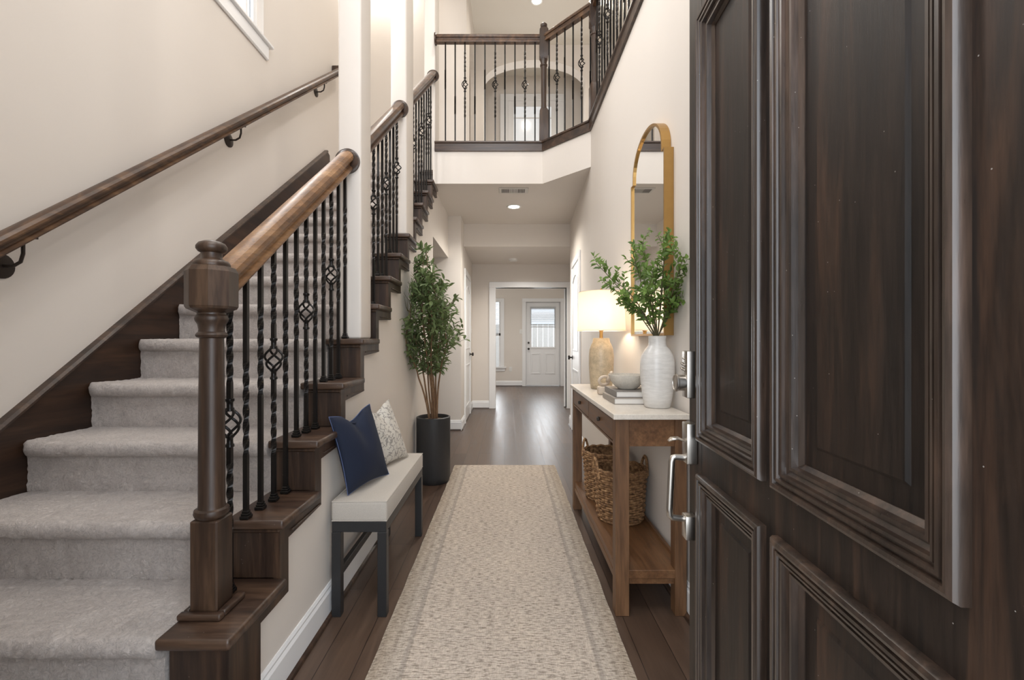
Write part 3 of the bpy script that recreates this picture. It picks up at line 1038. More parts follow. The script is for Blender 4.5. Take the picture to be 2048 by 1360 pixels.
def basket_mesh():
    bm = bm_new()
    H = 0.085
    for k in range(4):
        path = []
        for i in range(19):
            t = i / 18
            r = 0.006 + 0.024 * math.sin(PI * t) ** 0.85
            a = PI / 2 * k + PI * 1.0 * t
            path.append((r * math.cos(a), r * math.sin(a), -H / 2 + H * t))
        tube(bm, path, 0.0042, 6)
    for s in (-1, 1):
        c = s * (H / 2 + 0.012)
        lathe(bm, [(0.007, c - 0.020), (0.0125, c - 0.018), (0.0125, c - 0.011), (0.009, c - 0.008), (0.009, c + 0.008), (0.0125, c + 0.011), (0.0125, c + 0.018), (0.007, c + 0.020)], 0, 0, 12)
    return finish('basket', bm, M['iron'], 50)
BASKET = basket_mesh()
def shoe_mesh():
    bm = bm_new()
    box(bm, -0.0145, 0.0145, -0.0145, 0.0145, 0, 0.011, 0.002)
    box(bm, -0.0118, 0.0118, -0.0118, 0.0118, 0.011, 0.018, 0.002)
    box(bm, -0.0098, 0.0098, -0.0098, 0.0098, 0.018, 0.026, 0.002)
    return finish('shoe', bm, M['iron'])
SHOE = shoe_mesh()

def baluster(parent, x, y, z0, z1, zb=None, tw=None, shoe=True):
    """zb = basket centre height"""
    bm = bm_new()
    if zb:
        bar(bm, x, y, z0, zb - 0.06, [(max(z0 + 0.06, zb - 0.34), zb - 0.12, 1.25)])
        bar(bm, x, y, zb + 0.06, z1, [(zb + 0.12, min(z1 - 0.05, zb + 0.34), 1.25)])
    else:
        bar(bm, x, y, z0, z1, tw or [])
    o = obj('baluster', bm, M['iron'], parent)
    if zb:
        inst('basket', BASKET, (x, y, zb), o)
    if shoe:
        inst('shoe', SHOE, (x, y, z0 + 0.0005), o)
    return o

RAILP = [(-0.024, -0.034), (0.024, -0.034), (0.027, -0.028), (0.026, -0.020), (0.017, -0.015), (0.016, -0.004), (0.019, 0.001), (0.030, 0.003), (0.0325, 0.010),
         (0.031, 0.020), (0.022, 0.030), (0.008, 0.034), (-0.008, 0.034), (-0.022, 0.030), (-0.031, 0.020), (-0.0325, 0.010), (-0.030, 0.003), (-0.019, 0.001), (-0.016, -0.004), (-0.017, -0.015), (-0.026, -0.020), (-0.027, -0.028)]
def rosette(parent, x, y, z, r=0.062, ax='Y'):
    bm = bm_new()
    if ax == 'Y':
        lathe(bm, [(0.004, y - 0.026), (r * 0.75, y - 0.026), (r * 0.85, y - 0.018), (r, y - 0.014), (r, y), (0.004, y)], x, 0, 36, 'Y', z, cap=True)
    obj('rosette', bm, M['dark_wood_y'], parent, 40)

def xb(y):
    if y < 2.3:
        return -0.838 + 0.036 * (y - 1.36) / 0.9
    return -0.800 + 0.018 * (y - 2.3)
RS = 0.735
def rail_z(y):      # centre of the sloping handrail
    return 1.315 + 0.76 * (y - 1.33)

def ztread(y):
    n = int(math.floor((y - D2 - 0.004) / G)) + 2
    return zt(n) + 0.002

def stair_railing(label, y0, y1, ys, basket_ids, with_newel, gi):
    t = thing('stair_railing', label, 'railing', (xb((y0 + y1) / 2), y0, ztread(y0 + 0.05)))
    bm = bm_new()
    sc = [(a * 1.15, b * 1.5) for a, b in RAILP]
    p0 = Vector((xb(y0), y0, rail_z(y0))); p1 = Vector((xb(y1), y1 - 0.02, rail_z(y1)))
    extrude_profile(bm, sc, p0, p1)
    obj('handrail', bm, M['rail_wood'] if gi else M['rail_gold'], t, 28)
    rosette(t, xb(y1), y1, rail_z(y1) + 0.002)
    for i, y in enumerate(ys):
        z0 = ztread(y); z1 = rail_z(y) - 0.030
        if i in basket_ids:
            zb = 0.90 + 0.765 * (y - 1.375) + (0.05 if gi else 0)
            baluster(t, xb(y), y, z0, z1, zb)
        else:
            q = 0.86 + 0.76 * (y - 1.375)
            k = i % 3
            tws = [[(q - 0.20, q - 0.04, 0.9), (q + 0.06, q + 0.22, 0.9)], [(q - 0.14, q + 0.16, 1.5)]][k % 2]
            if k == 2:
                tws = [(q - 0.02, q + 0.28, 1.5)]
            baluster(t, xb(y), y, z0, z1, None, tws)
    return t

r1 = stair_railing('lowest stair railing with turned newel post and iron balusters', 1.33, 2.29, [1.375 + 0.0800 * i for i in range(12)], (0, 3, 6, 9), True, 0)
r2 = stair_railing('middle stair railing between the first two cream pillars', 2.467, 3.33, [2.53 + 0.0880 * i for i in range(9)], (2, 5, 8), False, 1)
r3 = stair_railing('uppermost stair railing between the second and third cream pillars', 3.582, 4.665, [3.64 + 0.112 * i for i in range(9)], (1, 4, 7), False, 1)

# newel post of the lowest flight
nx_, ny_ = -0.838, 1.292
bm = bm_new()
z0 = zt(2) + 0.002
h = 0.038
box(bm, nx_ - h, nx_ + h, ny_ - h, ny_ + h, z0, z0 + 0.262, 0.004)
# shoulders of the base block
s = bm_new()
lathe(bm, [(0.036, z0 + 0.262), (0.042, z0 + 0.268), (0.045, z0 + 0.276), (0.043, z0 + 0.286), (0.035, z0 + 0.290), (0.0335, z0 + 0.30), (0.0325, 0.95), (0.0300, 1.155),
           (0.037, 1.158), (0.040, 1.164), (0.037, 1.170), (0.033, 1.173), (0.032, 1.180), (0.035, 1.195), (0.040, 1.203), (0.042, 1.210), (0.040, 1.217), (0.036, 1.222), (0.036, 1.232)], nx_, ny_, 32)
s.free()
nw = obj('newel_post', bm, M['newel_wood'], r1, 35)
bm = bm_new()
lathe(bm, [(0.036, 1.226), (0.062, 1.238), (0.066, 1.245), (0.066, 1.342), (0.058, 1.356), (0.036, 1.362)], nx_, ny_, 8, rot=PI / 8 + 0.05)
obj('newel_block', bm, M['newel_wood'], nw)
bm = bm_new()
lathe(bm, [(0.045, 1.356), (0.047, 1.364), (0.043, 1.372), (0.030, 1.378), (0.026, 1.384), (0.026, 1.396), (0.034, 1.400), (0.039, 1.407), (0.039, 1.415), (0.033, 1.424), (0.020, 1.430), (0.001, 1.432)], nx_, ny_, 32, cap=False)
obj('newel_cap', bm, M['newel_wood'], nw, 60)
bm = bm_new()
ft = 0.062
box(bm, nx_ - ft + 0.004, nx_ + ft, ny_ - ft, ny_ - h, z0, z0 + 0.018, 0.006, 3)
box(bm, nx_ + h, nx_ + ft, ny_ - h, ny_ + ft, z0, z0 + 0.018, 0.006, 3)
box(bm, nx_ - ft + 0.006, nx_ - h, ny_ - h, ny_ + ft, z0, z0 + 0.018, 0.006, 3)
obj('newel_base_moulding', bm, M['dark_wood_y'], nw, 40)

# ------------------------------------------------------------------ wall handrail
def wz(y):
    return 1.489 + 0.777 * (y - 1.588)
HX = XL + 0.085
wh = thing('wall_handrail', 'long dark wooden handrail bracketed to the left stair wall', 'handrail', (HX, 1.0, wz(1.0)))
bm = bm_new()
extrude_profile(bm, [(a * 1.0, b * 1.12) for a, b in RAILP], (HX, 1.0, wz(1.0)), (HX, 4.82, wz(4.82)))
obj('rail', bm, M['rail_wood'], wh, 28)
bm = bm_new(); box(bm, XL, HX, 4.80, 4.86, wz(4.82) - 0.04, wz(4.82) + 0.05, 0.01, 2)
obj('rail_return', bm, M['dark_wood'], wh)
for y in (1.66, 3.02, 4.40):
    z = wz(y)
    bm = bm_new()
    lathe(bm, [(0.001, XL), (0.046, XL), (0.046, XL + 0.007), (0.020, XL + 0.014), (0.001, XL + 0.015)], 0, y, 24, 'X', z - 0.125, cap=False)
    tube(bm, [(XL + 0.008, y, z - 0.125), (XL + 0.05, y, z - 0.125), (XL + 0.076, y, z - 0.11), (HX, y, z - 0.08), (HX, y, z - 0.042)], 0.006, 8)
    extrude_profile(bm, [(-0.012, -0.004), (0.012, -0.004), (0.012, 0), (-0.012, 0)], (HX, y - 0.04, wz(y - 0.04) - 0.040), (HX, y + 0.05, wz(y + 0.05) - 0.040))
    lathe(bm, [(0.001, wz(y + 0.05) - 0.056), (0.007, wz(y + 0.05) - 0.056), (0.007, wz(y + 0.05) - 0.044), (0.001, wz(y + 0.05) - 0.044)], HX, y + 0.045, 10, cap=False)
    obj('bracket', bm, M['bracket'], wh, 40)

# ------------------------------------------------------------------ balcony
A0, A1, A2, A3 = (XW + 0.02, 4.6), (0.359, 4.6), (XR, 4.15), (XR, 0.34)
bt = thing('balcony_railing', 'upstairs balcony railing with wooden newels and iron balusters', 'railing', (0.359, 4.6, 3.05))
curb_prof = [(-0.018, 0.0), (0.09, 0.0), (0.09, 0.095), (-0.03, 0.095), (-0.03, 0.080), (-0.018, 0.074)]
def path_curb():
    # mitred sweep along A0-A1-A2-A3, side vector points into the floor (away from the void)
    P = [Vector((*p, 0)) for p in (A0, A1, A2, A3)]
    nrm = []
    for i in range(3):
        d = (P[i + 1] - P[i]).normalized()
        nrm.append(Vector((-d.y, d.x, 0)))
    N = [nrm[0]]
    for i in range(2):
        m = (nrm[i] + nrm[i + 1]).normalized()
        N.append(m / m.dot(nrm[i]))
    N.append(nrm[2])
    return P, N
PP, NN = path_curb()
bm = bm_new()
rings = [[bm.verts.new(P + N * a + Vector((0, 0, 3.055 + b))) for a, b in curb_prof] for P, N in zip(PP, NN)]
for i in range(3):
    for k in range(len(curb_prof)):
        k2 = (k + 1) % len(curb_prof)
        bm.faces.new((rings[i][k], rings[i][k2], rings[i + 1][k2], rings[i + 1][k]))
bm.faces.new(rings[0]); bm.faces.new(rings[-1][::-1])
bmesh.ops.recalc_face_normals(bm, faces=bm.faces)
obj('curb', bm, M['dark_wood_y'], bt)
ZCB = 3.15
off = 0.035
RZ = 4.215
RL = [P + N * off for P, N in zip(PP, NN)]
for i in range(3):
    a, b = RL[i], RL[i + 1]
    d = (b - a).normalized()
    sd = Vector((-d.y, d.x, 0))
    bm = bm_new()
    extrude_profile(bm, [(p * 1.0, q * 1.25) for p, q in RAILP], a + Vector((0, 0, RZ)), b + Vector((0, 0, RZ)), sd)
    obj('handrail', bm, M['rail_wood'] if i != 0 else M['rail_x'] if 'rail_x' in M else M['rail_wood'], bt, 40)
bm = bm_new(); lathe(bm, [(0.004, -0.735), (0.058, -0.735), (0.06, -0.72), (0.045, -0.715), (0.004, -0.715)], 0, RL[0].y, 30, 'X', RZ)
obj('rosette', bm, M['dark_wood_y'], bt, 40)
def square_newel(x, y, rot):
    bm = bm_new()
    def sq(hh, za, zb_, ch):
        lathe(bm, [(hh * 1.0, za), (hh * 1.414, za + ch), (hh * 1.414, zb_ - ch), (hh * 1.0, zb_)], x, y, 4, rot=PI / 4 + rot)
    sq(0.044, ZCB, 3.50, 0.03)
    lathe(bm, [(0.030, 3.50), (0.026, 3.55), (0.030, 3.90), (0.032, 3.93), (0.038, 3.935), (0.038, 3.95), (0.028, 3.955), (0.036, 3.99), (0.040, 4.0)], x, y, 24)
    sq(0.044, 4.0, 4.32, 0.03)
    lathe(bm, [(0.03, 4.318), (0.022, 4.33), (0.034, 4.345), (0.034, 4.36), (0.018, 4.375), (0.002, 4.377)], x, y, 24)
    obj('newel_post', bm, M['newel_wood'], bt, 40)
square_newel(RL[1].x + 0.0, RL[1].y, 0.0)
square_newel(RL[2].x + 0.0, RL[2].y, 0.0)
def run(i, offs, baskets, tws):
    a, b = RL[i], RL[i + 1]
    d = (b - a).normalized()
    for k, s_ in enumerate(offs):
        p = a + d * s_
        if k in baskets:
            baluster(bt, p.x, p.y, ZCB, RZ - 0.03, 3.75)
        else:
            baluster(bt, p.x, p.y, ZCB, RZ - 0.03, None, [(3.45, 3.63, 4)] if k % 2 else [(3.70, 3.9, 4)])
x0s = [(px - 1014) * 4.635 / 910 for px in (891, 910.5, 930, 950, 970, 990.5, 1010, 1030, 1050, 1070)]
run(0, [x - RL[0].x for x in x0s], (2, 5, 8), None)
L1 = (RL[2] - RL[1]).length
run(1, [0.075 + (L1 - 0.12) * k / 5.0 for k in range(6)], (1, 4), None)
L2 = (RL[3] - RL[2]).length
run(2, [0.12 + 0.105 * k for k in range(int((L2 - 0.15) / 0.105))], (1, 4, 7, 10, 13, 16, 19, 22, 25, 28, 31, 34), None)

# ------------------------------------------------------------------ front door (opened into the foyer)
C0, SL = 0.42, 0.067
dirv = Vector((SL, 1, 0)).normalized()
hin = Vector((C0 + SL * 0.34, 0.34, 0))
nrm = Vector((-dirv.y, dirv.x, 0))           # towards the hall
DW, DH = 0.922, 2.44
front = thing('front_door', 'dark stained wooden entry door swung open beside the console', 'door', hin)
def D(s, v, wv):
    return hin + dirv * s + Vector((0, 0, v)) + nrm * wv
def dmap(bm):
    for v in bm.verts:
        a, b, c = v.co
        v.co = D(a, c, b)
    bmesh.ops.recalc_face_normals(bm, faces=bm.faces)
    return bm
S_FAR = (0.500, 0.824); S_NEAR = (0.104, 0.452)
PZ = ((0.895, 2.30), (0.20, 0.805))
PZF = ((0.895, 1.97), (0.20, 0.805))
bm = bm_new()
T = 0.045
box(bm, 0, S_NEAR[0], -T, 0, 0.005, DH)
box(bm, S_NEAR[1], S_FAR[0], -T, 0, 0.005, DH)
box(bm, S_FAR[1], DW, -T, 0, 0.005, DH, 0.003)
for (a, b), pz in ((S_NEAR, PZ), (S_FAR, PZF)):
    box(bm, a, b, -T, 0, 0.005, pz[1][0])
    box(bm, a, b, -T, 0, pz[1][1], pz[0][0])
    box(bm, a, b, -T, 0, pz[0][1], DH)
obj('door_leaf', dmap(bm), M['door_wood'], front)
MP = [(-0.004, 0.0), (-0.004, 0.010), (-0.001, 0.0155), (0.004, 0.0180), (0.009, 0.0165), (0.0105, 0.0105), (0.0135, 0.0105), (0.0150, 0.0150), (0.0200, 0.0150), (0.0215, 0.0095), (0.0245, 0.0095), (0.0255, 0.0125), (0.0295, 0.0115),
      (0.0305, 0.0040), (0.036, 0.0005), (0.039, 0.0005), (0.040, 0.0045), (0.045, 0.0040), (0.047, -0.006), (0.054, -0.012), (0.054, -0.02), (0.0, -0.02)]
for (a, b), pz in ((S_NEAR, PZ), (S_FAR, PZF)):
    for (z0, z1) in pz:
        bm = bm_new()
        cs = [(a, z0, 1, 1), (b, z0, -1, 1), (b, z1, -1, -1), (a, z1, 1, -1)]
        rings = [[bm.verts.new((cx + sx * t_, w_, cz + sz * t_)) for t_, w_ in MP] for cx, cz, sx, sz in cs]
        n = len(MP)
        for i in range(4):
            for k in range(n):
                bm.faces.new((rings[i][k], rings[i][(k + 1) % n], rings[(i + 1) % 4][(k + 1) % n], rings[(i + 1) % 4][k]))
        obj('panel_moulding', dmap(bm), M['door_mould'], front, 30)
        bm = bm_new()
        i0, i1 = 0.0541, 0.090
        q = [(a + i0, -0.0135, z0 + i0), (b - i0, -0.0135, z0 + i0), (b - i0, -0.0135, z1 - i0), (a + i0, -0.0135, z1 - i0)]
        q2 = [(a + i1, -0.0100, z0 + i1), (b - i1, -0.0100, z0 + i1), (b - i1, -0.0100, z1 - i1), (a + i1, -0.0100, z1 - i1)]
        q0 = [(p[0], -0.035, p[2]) for p in q]
        i2 = i1 - 0.005
        qm = [(a + i2, -0.0135, z0 + i2), (b - i2, -0.0135, z0 + i2), (b - i2, -0.0135, z1 - i2), (a + i2, -0.0135, z1 - i2)]
        V = [[bm.verts.new(p) for p in qq] for qq in (q0, q, qm, q2)]
        for j in range(3):
            for k in range(4):
                bm.faces.new((V[j][k], V[j][(k + 1) % 4], V[j + 1][(k + 1) % 4], V[j + 1][k]))
        bm.faces.new(V[0]); bm.faces.new(V[3])
        obj('raised_panel', dmap(bm), M['door_wood'], front)
# hardware
SH = 0.874
bm = bm_new()
box(bm, SH - 0.022, SH + 0.022, 0.0005, 0.028, 0.997, 1.121, 0.003, 2)
h1 = obj('deadbolt', dmap(bm), M['nickel'], front, 40, 'satin nickel deadbolt with keypad plate')
def hcyl(s_, v_, prof, n=24):
    b_ = bm_new()
    rings = [[b_.verts.new((s_ + r * math.cos(2 * PI * k / n), w_, v_ + r * math.sin(2 * PI * k / n))) for k in range(n)] for r, w_ in prof]
    for i in range(len(rings) - 1):
        for k in range(n):
            b_.faces.new((rings[i][k], rings[i][(k + 1) % n], rings[i + 1][(k + 1) % n], rings[i + 1][k]))
    b_.faces.new(rings[-1])
    return dmap(b_)
obj('lock_cylinder', hcyl(SH, 1.036, [(0.021, 0.026), (0.0215, 0.046), (0.0235, 0.048), (0.0235, 0.052), (0.020, 0.054), (0.019, 0.052), (0.002, 0.052)]), M['nickel'], h1, 40)
bm = bm_new()
for k in range(4):
    pass
for vz in (1.085, 1.072):
    tube(bm, [(SH - 0.007, 0.029, vz - 0.003), (SH - 0.002, 0.034, vz), (SH + 0.007, 0.034, vz + 0.003), (SH + 0.009, 0.028, vz + 0.003)], 0.0028, 8)
tube(bm, [(SH - 0.006, 0.029, 1.098), (SH + 0.004, 0.031, 1.102)], 0.002, 8)
obj('key_cover', dmap(bm), M['nickel'], h1, 50)
hs = bm_new()
box(hs, SH - 0.022, SH + 0.022, 0.0005, 0.028, 0.823, 0.930, 0.003, 2)
h2 = obj('handle_set', dmap(hs), M['nickel'], front, 40, 'satin nickel grip handle with thumb latch')
bm = bm_new()
pth = [(SH, 0.024, 0.836), (SH, 0.052, 0.838), (SH, 0.058, 0.836), (SH, 0.061, 0.826), (SH, 0.064, 0.76), (SH, 0.067, 0.70), (SH, 0.066, 0.682), (SH, 0.060, 0.676), (SH, 0.018, 0.672)]
tube(bm, pth, [0.007, 0.007, 0.0075, 0.0075, 0.0075, 0.0075, 0.0075, 0.007, 0.007], 8, flat=1.2)
obj('grip', dmap(bm), M['nickel'], h2, 50)
bm = bm_new()
tube(bm, [(SH, 0.014, 0.868), (SH, 0.030, 0.882), (SH, 0.045, 0.888), (SH, 0.062, 0.886), (SH, 0.070, 0.880)], [0.007, 0.008, 0.012, 0.013, 0.007], 12, flat=0.35)
obj('thumb_latch', dmap(bm), M['nickel'], h2, 60)
bm = bm_new(); box(bm, SH - 0.018, SH + 0.018, 0.0005, 0.030, 0.622, 0.685, 0.003, 2)
obj('grip_mount', dmap(bm), M['nickel'], h2, 40)

# ------------------------------------------------------------------ rug
RX0, RX1 = -0.478, 0.438
bm = bm_new()
nxs, nys = 40, 130
yy0, yy1 = 0.75, 4.17
g = [[None] * (nys + 1) for _ in range(nxs + 1)]
for i in range(nxs + 1):
    for j in range(nys + 1):
        x = RX0 + (RX1 - RX0) * i / nxs; y = yy0 + (yy1 - yy0) * j / nys
        e = min(x - RX0, RX1 - x, y - yy0, yy1 - y)
        wob = noise.noise(Vector((x * 3, y * 9, 0))) * 0.003
        g[i][j] = bm.verts.new((x + (wob if i in (0, nxs) else 0), y, 0.011 + noise.noise(Vector((x * 4, y * 4, 2))) * 0.0008 - (0.006 if e < 0.001 else 0)))
for i in range(nxs):
    for j in range(nys):
        bm.faces.new((g[i][j], g[i + 1][j], g[i + 1][j + 1], g[i][j + 1]))
r_ = bmesh.ops.extrude_face_region(bm, geom=list(bm.faces))
for v in r_['geom']:
    if isinstance(v, bmesh.types.BMVert):
        v.co.z = 0.001
bmesh.ops.recalc_face_normals(bm, faces=bm.faces)
o = obj('runner_rug', bm, M['runner'], None, 60)
tag(o, 'long beige woven runner rug with striped borders on the hall floor', 'rug')

# ------------------------------------------------------------------ bench and pillows
bx0, bx1, by0, by1 = -0.730, -0.498, 1.885, 2.70
bn = thing('bench', 'low bench with oatmeal cushion and black legs under the stair', 'bench', ((bx0 + bx1) / 2, (by0 + by1) / 2, 0))
bm = bm_new()
box(bm, bx0, bx1, by0, by1, 0.396, 0.480, 0.012, 4)
bmesh.ops.subdivide_edges(bm, edges=[e for e in bm.edges if e.calc_length() > 0.15], cuts=12, use_grid_fill=True)
for v in bm.verts:
    if v.co.z > 0.45:
        u_ = (v.co.x - bx0) / (bx1 - bx0); t_ = (v.co.y - by0) / (by1 - by0)
        v.co.z += 0.006 * max(0, math.sin(PI * min(1, max(0, u_)))) * max(0, math.sin(PI * min(1, max(0, t_)))) ** 0.5
cu = obj('seat_cushion', bm, M['cushion'], bn, 50)
bm = bm_new()
for z in (0.478, 0.400):
    e = 0.001
    tube(bm, [(bx0 + 0.004, by0 + 0.003, z), (bx1 - 0.003, by0 + 0.003, z), (bx1 - 0.003, by1 - 0.003, z), (bx0 + 0.004, by1 - 0.003, z), (bx0 + 0.004, by0 + 0.003, z)], 0.0028, 6)
obj('piping', bm, M['cushion'], cu)
bm = bm_new()
box(bm, bx0 + 0.003, bx1 - 0.003, by0 + 0.003, by1 - 0.003, 0.352, 0.395, 0.002)
obj('seat_frame', bm, M['black_paint'], bn)
for lx in (bx0 + 0.002, bx1 - 0.040):
    for ly in (by0 + 0.002, by1 - 0.040):
        bm = bm_new(); box(bm, lx, lx + 0.038, ly, ly + 0.038, 0, 0.352, 0.002)
        obj('leg', bm, M['black_paint'], bn)
bm = bm_new(); box(bm, bx0 + 0.008, bx0 + 0.030, by0 + 0.04, by1 - 0.04, 0.15, 0.185, 0.002)
obj('stretcher', bm, M['black_paint'], bn)

def pillow(name, c, mat, thick, dent, label, seam=None):
    """c = four corners BL, BR, TR, TL (3D)"""
    BL, BR, TR, TL = [Vector(p) for p in c]
    nn = ((BR - BL).cross(TL - BL)).normalized()
    N_ = 30
    def S(u, v, side):
        # corners stay sharp, edges pull in a little
        pu = 0.045 * math.sin(PI * v) * (1 - 2 * u); pv = 0.045 * math.sin(PI * u) * (1 - 2 * v)
        uu = u + pu * (abs(2 * u - 1)) ** 2; vv = v + pv * (abs(2 * v - 1)) ** 2
        p = BL * (1 - uu) * (1 - vv) + BR * uu * (1 - vv) + TR * uu * vv + TL * (1 - uu) * vv
        b = (max(0, 1 - (2 * u - 1) ** 2) ** 0.55) * (max(0, 1 - (2 * v - 1) ** 2) ** 0.55)
        b *= 1 - 0.12 * noise.noise(Vector((u * 3, v * 3, side * 4 + thick * 30)))
        p = p + nn * side * thick * b
        # chopped dent at the top
        dd = math.exp(-((u - 0.5) / 0.20) ** 2) * max(0, v - 0.35) / 0.65
        p = p + (BL + BR - TL - TR) * 0.5 * dent * dd ** 1.3
        p = p - nn * side * thick * 0.45 * math.exp(-((u - 0.5) / 0.13) ** 2) * max(0, v - 0.45) / 0.55
        return p
    bm = bm_new()
    A = [[bm.verts.new(S(i / N_, j / N_, 1)) for j in range(N_ + 1)] for i in range(N_ + 1)]
    B = [[(A[i][j] if i in (0, N_) or j in (0, N_) else bm.verts.new(S(i / N_, j / N_, -1))) for j in range(N_ + 1)] for i in range(N_ + 1)]
    for i in range(N_):
        for j in range(N_):
            bm.faces.new((A[i][j], A[i + 1][j], A[i + 1][j + 1], A[i][j + 1]))
            q = (B[i][j], B[i][j + 1], B[i + 1][j + 1], B[i + 1][j])
            if len(set(q)) == 4:
                try:
                    bm.faces.new(q)
                except ValueError:
                    pass
    bmesh.ops.recalc_face_normals(bm, faces=bm.faces)
    o = obj(name, bm, mat, None, 80)
    tag(o, label, 'pillow')
    if seam:
        bm = bm_new()
        for e in range(4):
            path = []
            for k in range(N_ + 1):
                t_ = k / N_
                u, v = [(t_, 0), (1, t_), (1 - t_, 1), (0, 1 - t_)][e]
                path.append(S(u, v, 1))
            tube(bm, path, 0.0016, 5)
        obj('piping', bm, seam, o)
    return o
pillow('throw_pillow', [(-0.680, 1.945, 0.486), (-0.585, 2.255, 0.486), (-0.655, 2.17, 0.845), (-0.728, 1.86, 0.835)], M['navy'], 0.052, 0.11,
       'navy blue throw pillow leaning at the near end of the bench', M['navy_seam'])
pillow('throw_pillow', [(-0.655, 2.315, 0.486), (-0.562, 2.60, 0.486), (-0.650, 2.50, 0.825), (-0.725, 2.24, 0.80)], M['pattern'], 0.045, 0.10,
       'cream throw pillow with dark squiggle pattern behind the navy one', None)

# ------------------------------------------------------------------ potted tree
PX, PY, PR = -0.600, 3.71, 0.137
tr = thing('potted_tree', 'slim leafy olive tree in a tall matte black pot', 'potted tree', (PX, PY, 0))
bm = bm_new()
lathe(bm, [(0.001, 0.0), (PR * 0.88, 0.0), (PR * 0.92, 0.006), (PR, 0.05), (PR, 0.525), (PR - 0.012, 0.53), (PR - 0.016, 0.52), (PR - 0.018, 0.48), (0.001, 0.48)], PX, PY, 48, cap=False)
obj('pot', bm, M['pot'], tr, 40)
bm = bm_new()
for k in range(7):
    rr = (PR - 0.02) * k / 6
lathe(bm, [(PR - 0.0185, 0.481), (PR - 0.019, 0.497), (0.06, 0.503), (0.001, 0.505)], PX, PY, 32, cap=False)
obj('soil', bm, M['soil'], tr, 60)
def leaf(bm, p, d, up, L, W):
    """pointed folded leaf at p pointing along d"""
    d = d.normalized()
    s = d.cross(up)
    if s.length < 0.05:
        s = d.cross(Vector((1, 0, 0)))
    s.normalize()
    n = s.cross(d).normalized()
    a = bm.verts.new(p)
    m1 = bm.verts.new(p + d * L * 0.5 - n * L * 0.03)
    e = bm.verts.new(p + d * L - n * L * 0.16)
    l1 = bm.verts.new(p + d * L * 0.28 + s * W * 0.42 + n * W * 0.16)
    l2 = bm.verts.new(p + d * L * 0.66 + s * W * 0.40 + n * W * 0.10)
    r1_ = bm.verts.new(p + d * L * 0.28 - s * W * 0.42 + n * W * 0.16)
    r2_ = bm.verts.new(p + d * L * 0.66 - s * W * 0.40 + n * W * 0.10)
    for f in ((a, l1, m1), (l1, l2, m1), (l2, e, m1), (a, m1, r1_), (r1_, m1, r2_), (r2_, m1, e)):
        bm.faces.new(f)
def rv(s=1.0):
    return Vector((random.uniform(-s, s), random.uniform(-s, s), random.uniform(-s, s)))
leaves = bm_new(); twigs = bm_new()
def env(z):           # crown half width at height z
    t_ = (z - 0.80) / (1.84 - 0.80)
    if t_ < 0 or t_ > 1:
        return 0.02
    return 0.31 * min(1, (t_ / 0.28) ** 0.7) * (1 - max(0, (t_ - 0.30) / 0.70) ** 1.15) + 0.015
def twig(p, d, L, nl):
    pts_ = [p]
    q = p.copy(); dd = d.normalized()
    for k in range(6):
        dd = (dd + rv(0.13) + Vector((0, 0, 0.05))).normalized()
        q = q + dd * L / 6
        q.x = max(q.x, XW + 0.02)
        pts_.append(q.copy())
    tube(twigs, pts_, [0.0026 - 0.0003 * k for k in range(7)], 4)
    for k in range(nl):
        t_ = (k + 0.6) / nl * 5.9
        i = min(5, int(t_))
        b = pts_[i].lerp(pts_[i + 1], t_ - i)
        ax = (pts_[i + 1] - pts_[i]).normalized()
        side = ax.cross(Vector((random.uniform(-1, 1), random.uniform(-1, 1), random.uniform(-1, 1)))).normalized()
        for sg in (1, -1):
            if random.random() < 0.74:
                leaf(leaves, b, ax * 0.7 + side * sg + rv(0.3), Vector((0, 0, 1)) + rv(0.5), random.uniform(0.048, 0.078), random.uniform(0.021, 0.031))
for k in range(9):
    a = 2 * PI * k / 9 + 0.3
    r0 = 0.018 + 0.012 * (k % 3)
    spread = (0.10 + 0.09 * (k % 3)) if k else 0.0
    topz = 1.80 - 0.10 * (k % 3) - (0.10 if k % 2 else 0)
    path = []
    for i in range(15):
        t_ = i / 14
        z = 0.497 + (topz - 0.497) * t_
        rr = r0 + spread * min(1, t_ * 1.5) ** 1.3
        rr = min(rr, env(max(z, 0.95)) * 0.75 + 0.02)
        path.append(Vector((PX - 0.02 * t_ + rr * 0.62 * math.cos(a) + 0.008 * math.sin(t_ * 9 + k), PY - 0.30 * t_ + rr * 0.9 * math.sin(a) + 0.008 * math.cos(t_ * 7 + k), z)))
    bm = bm_new()
    tube(bm, path, [0.0085 - 0.0062 * i / 14 for i in range(15)], 7)
    obj('stem', bm, M['bark'], tr, 70)
    for i in range(3, 15):
        for _ in range(3):
            p = path[i]
            if p.z < 0.86:
                continue
            dirx = random.uniform(0, 2 * PI)
            e_ = env(p.z + 0.06)
            cur = Vector((p.x - PX, p.y - PY + 0.28))
            d = Vector((math.cos(dirx) * 1.0 + cur.x * 3, math.sin(dirx) * 1.3 - 0.45 + cur.y * 3, random.uniform(0.35, 1.0)))
            L = max(0.06, min(0.30, e_ * 1.05 - cur.length * 0.35))
            twig(p, d, L, 5 if L > 0.1 else 3)
# remove whatever would poke through the hall wall plane
for v in list(leaves.verts):
    lim_ = XW + 0.006 if v.co.z < 1.3 else XW + 0.055
    if v.co.x < lim_:
        v.co.x = lim_ + random.uniform(0, 0.01)
for o in (obj('twigs', twigs, M['twig'], tr), obj('foliage', leaves, M['leaf'], tr)):
    o['kind'] = 'stuff'

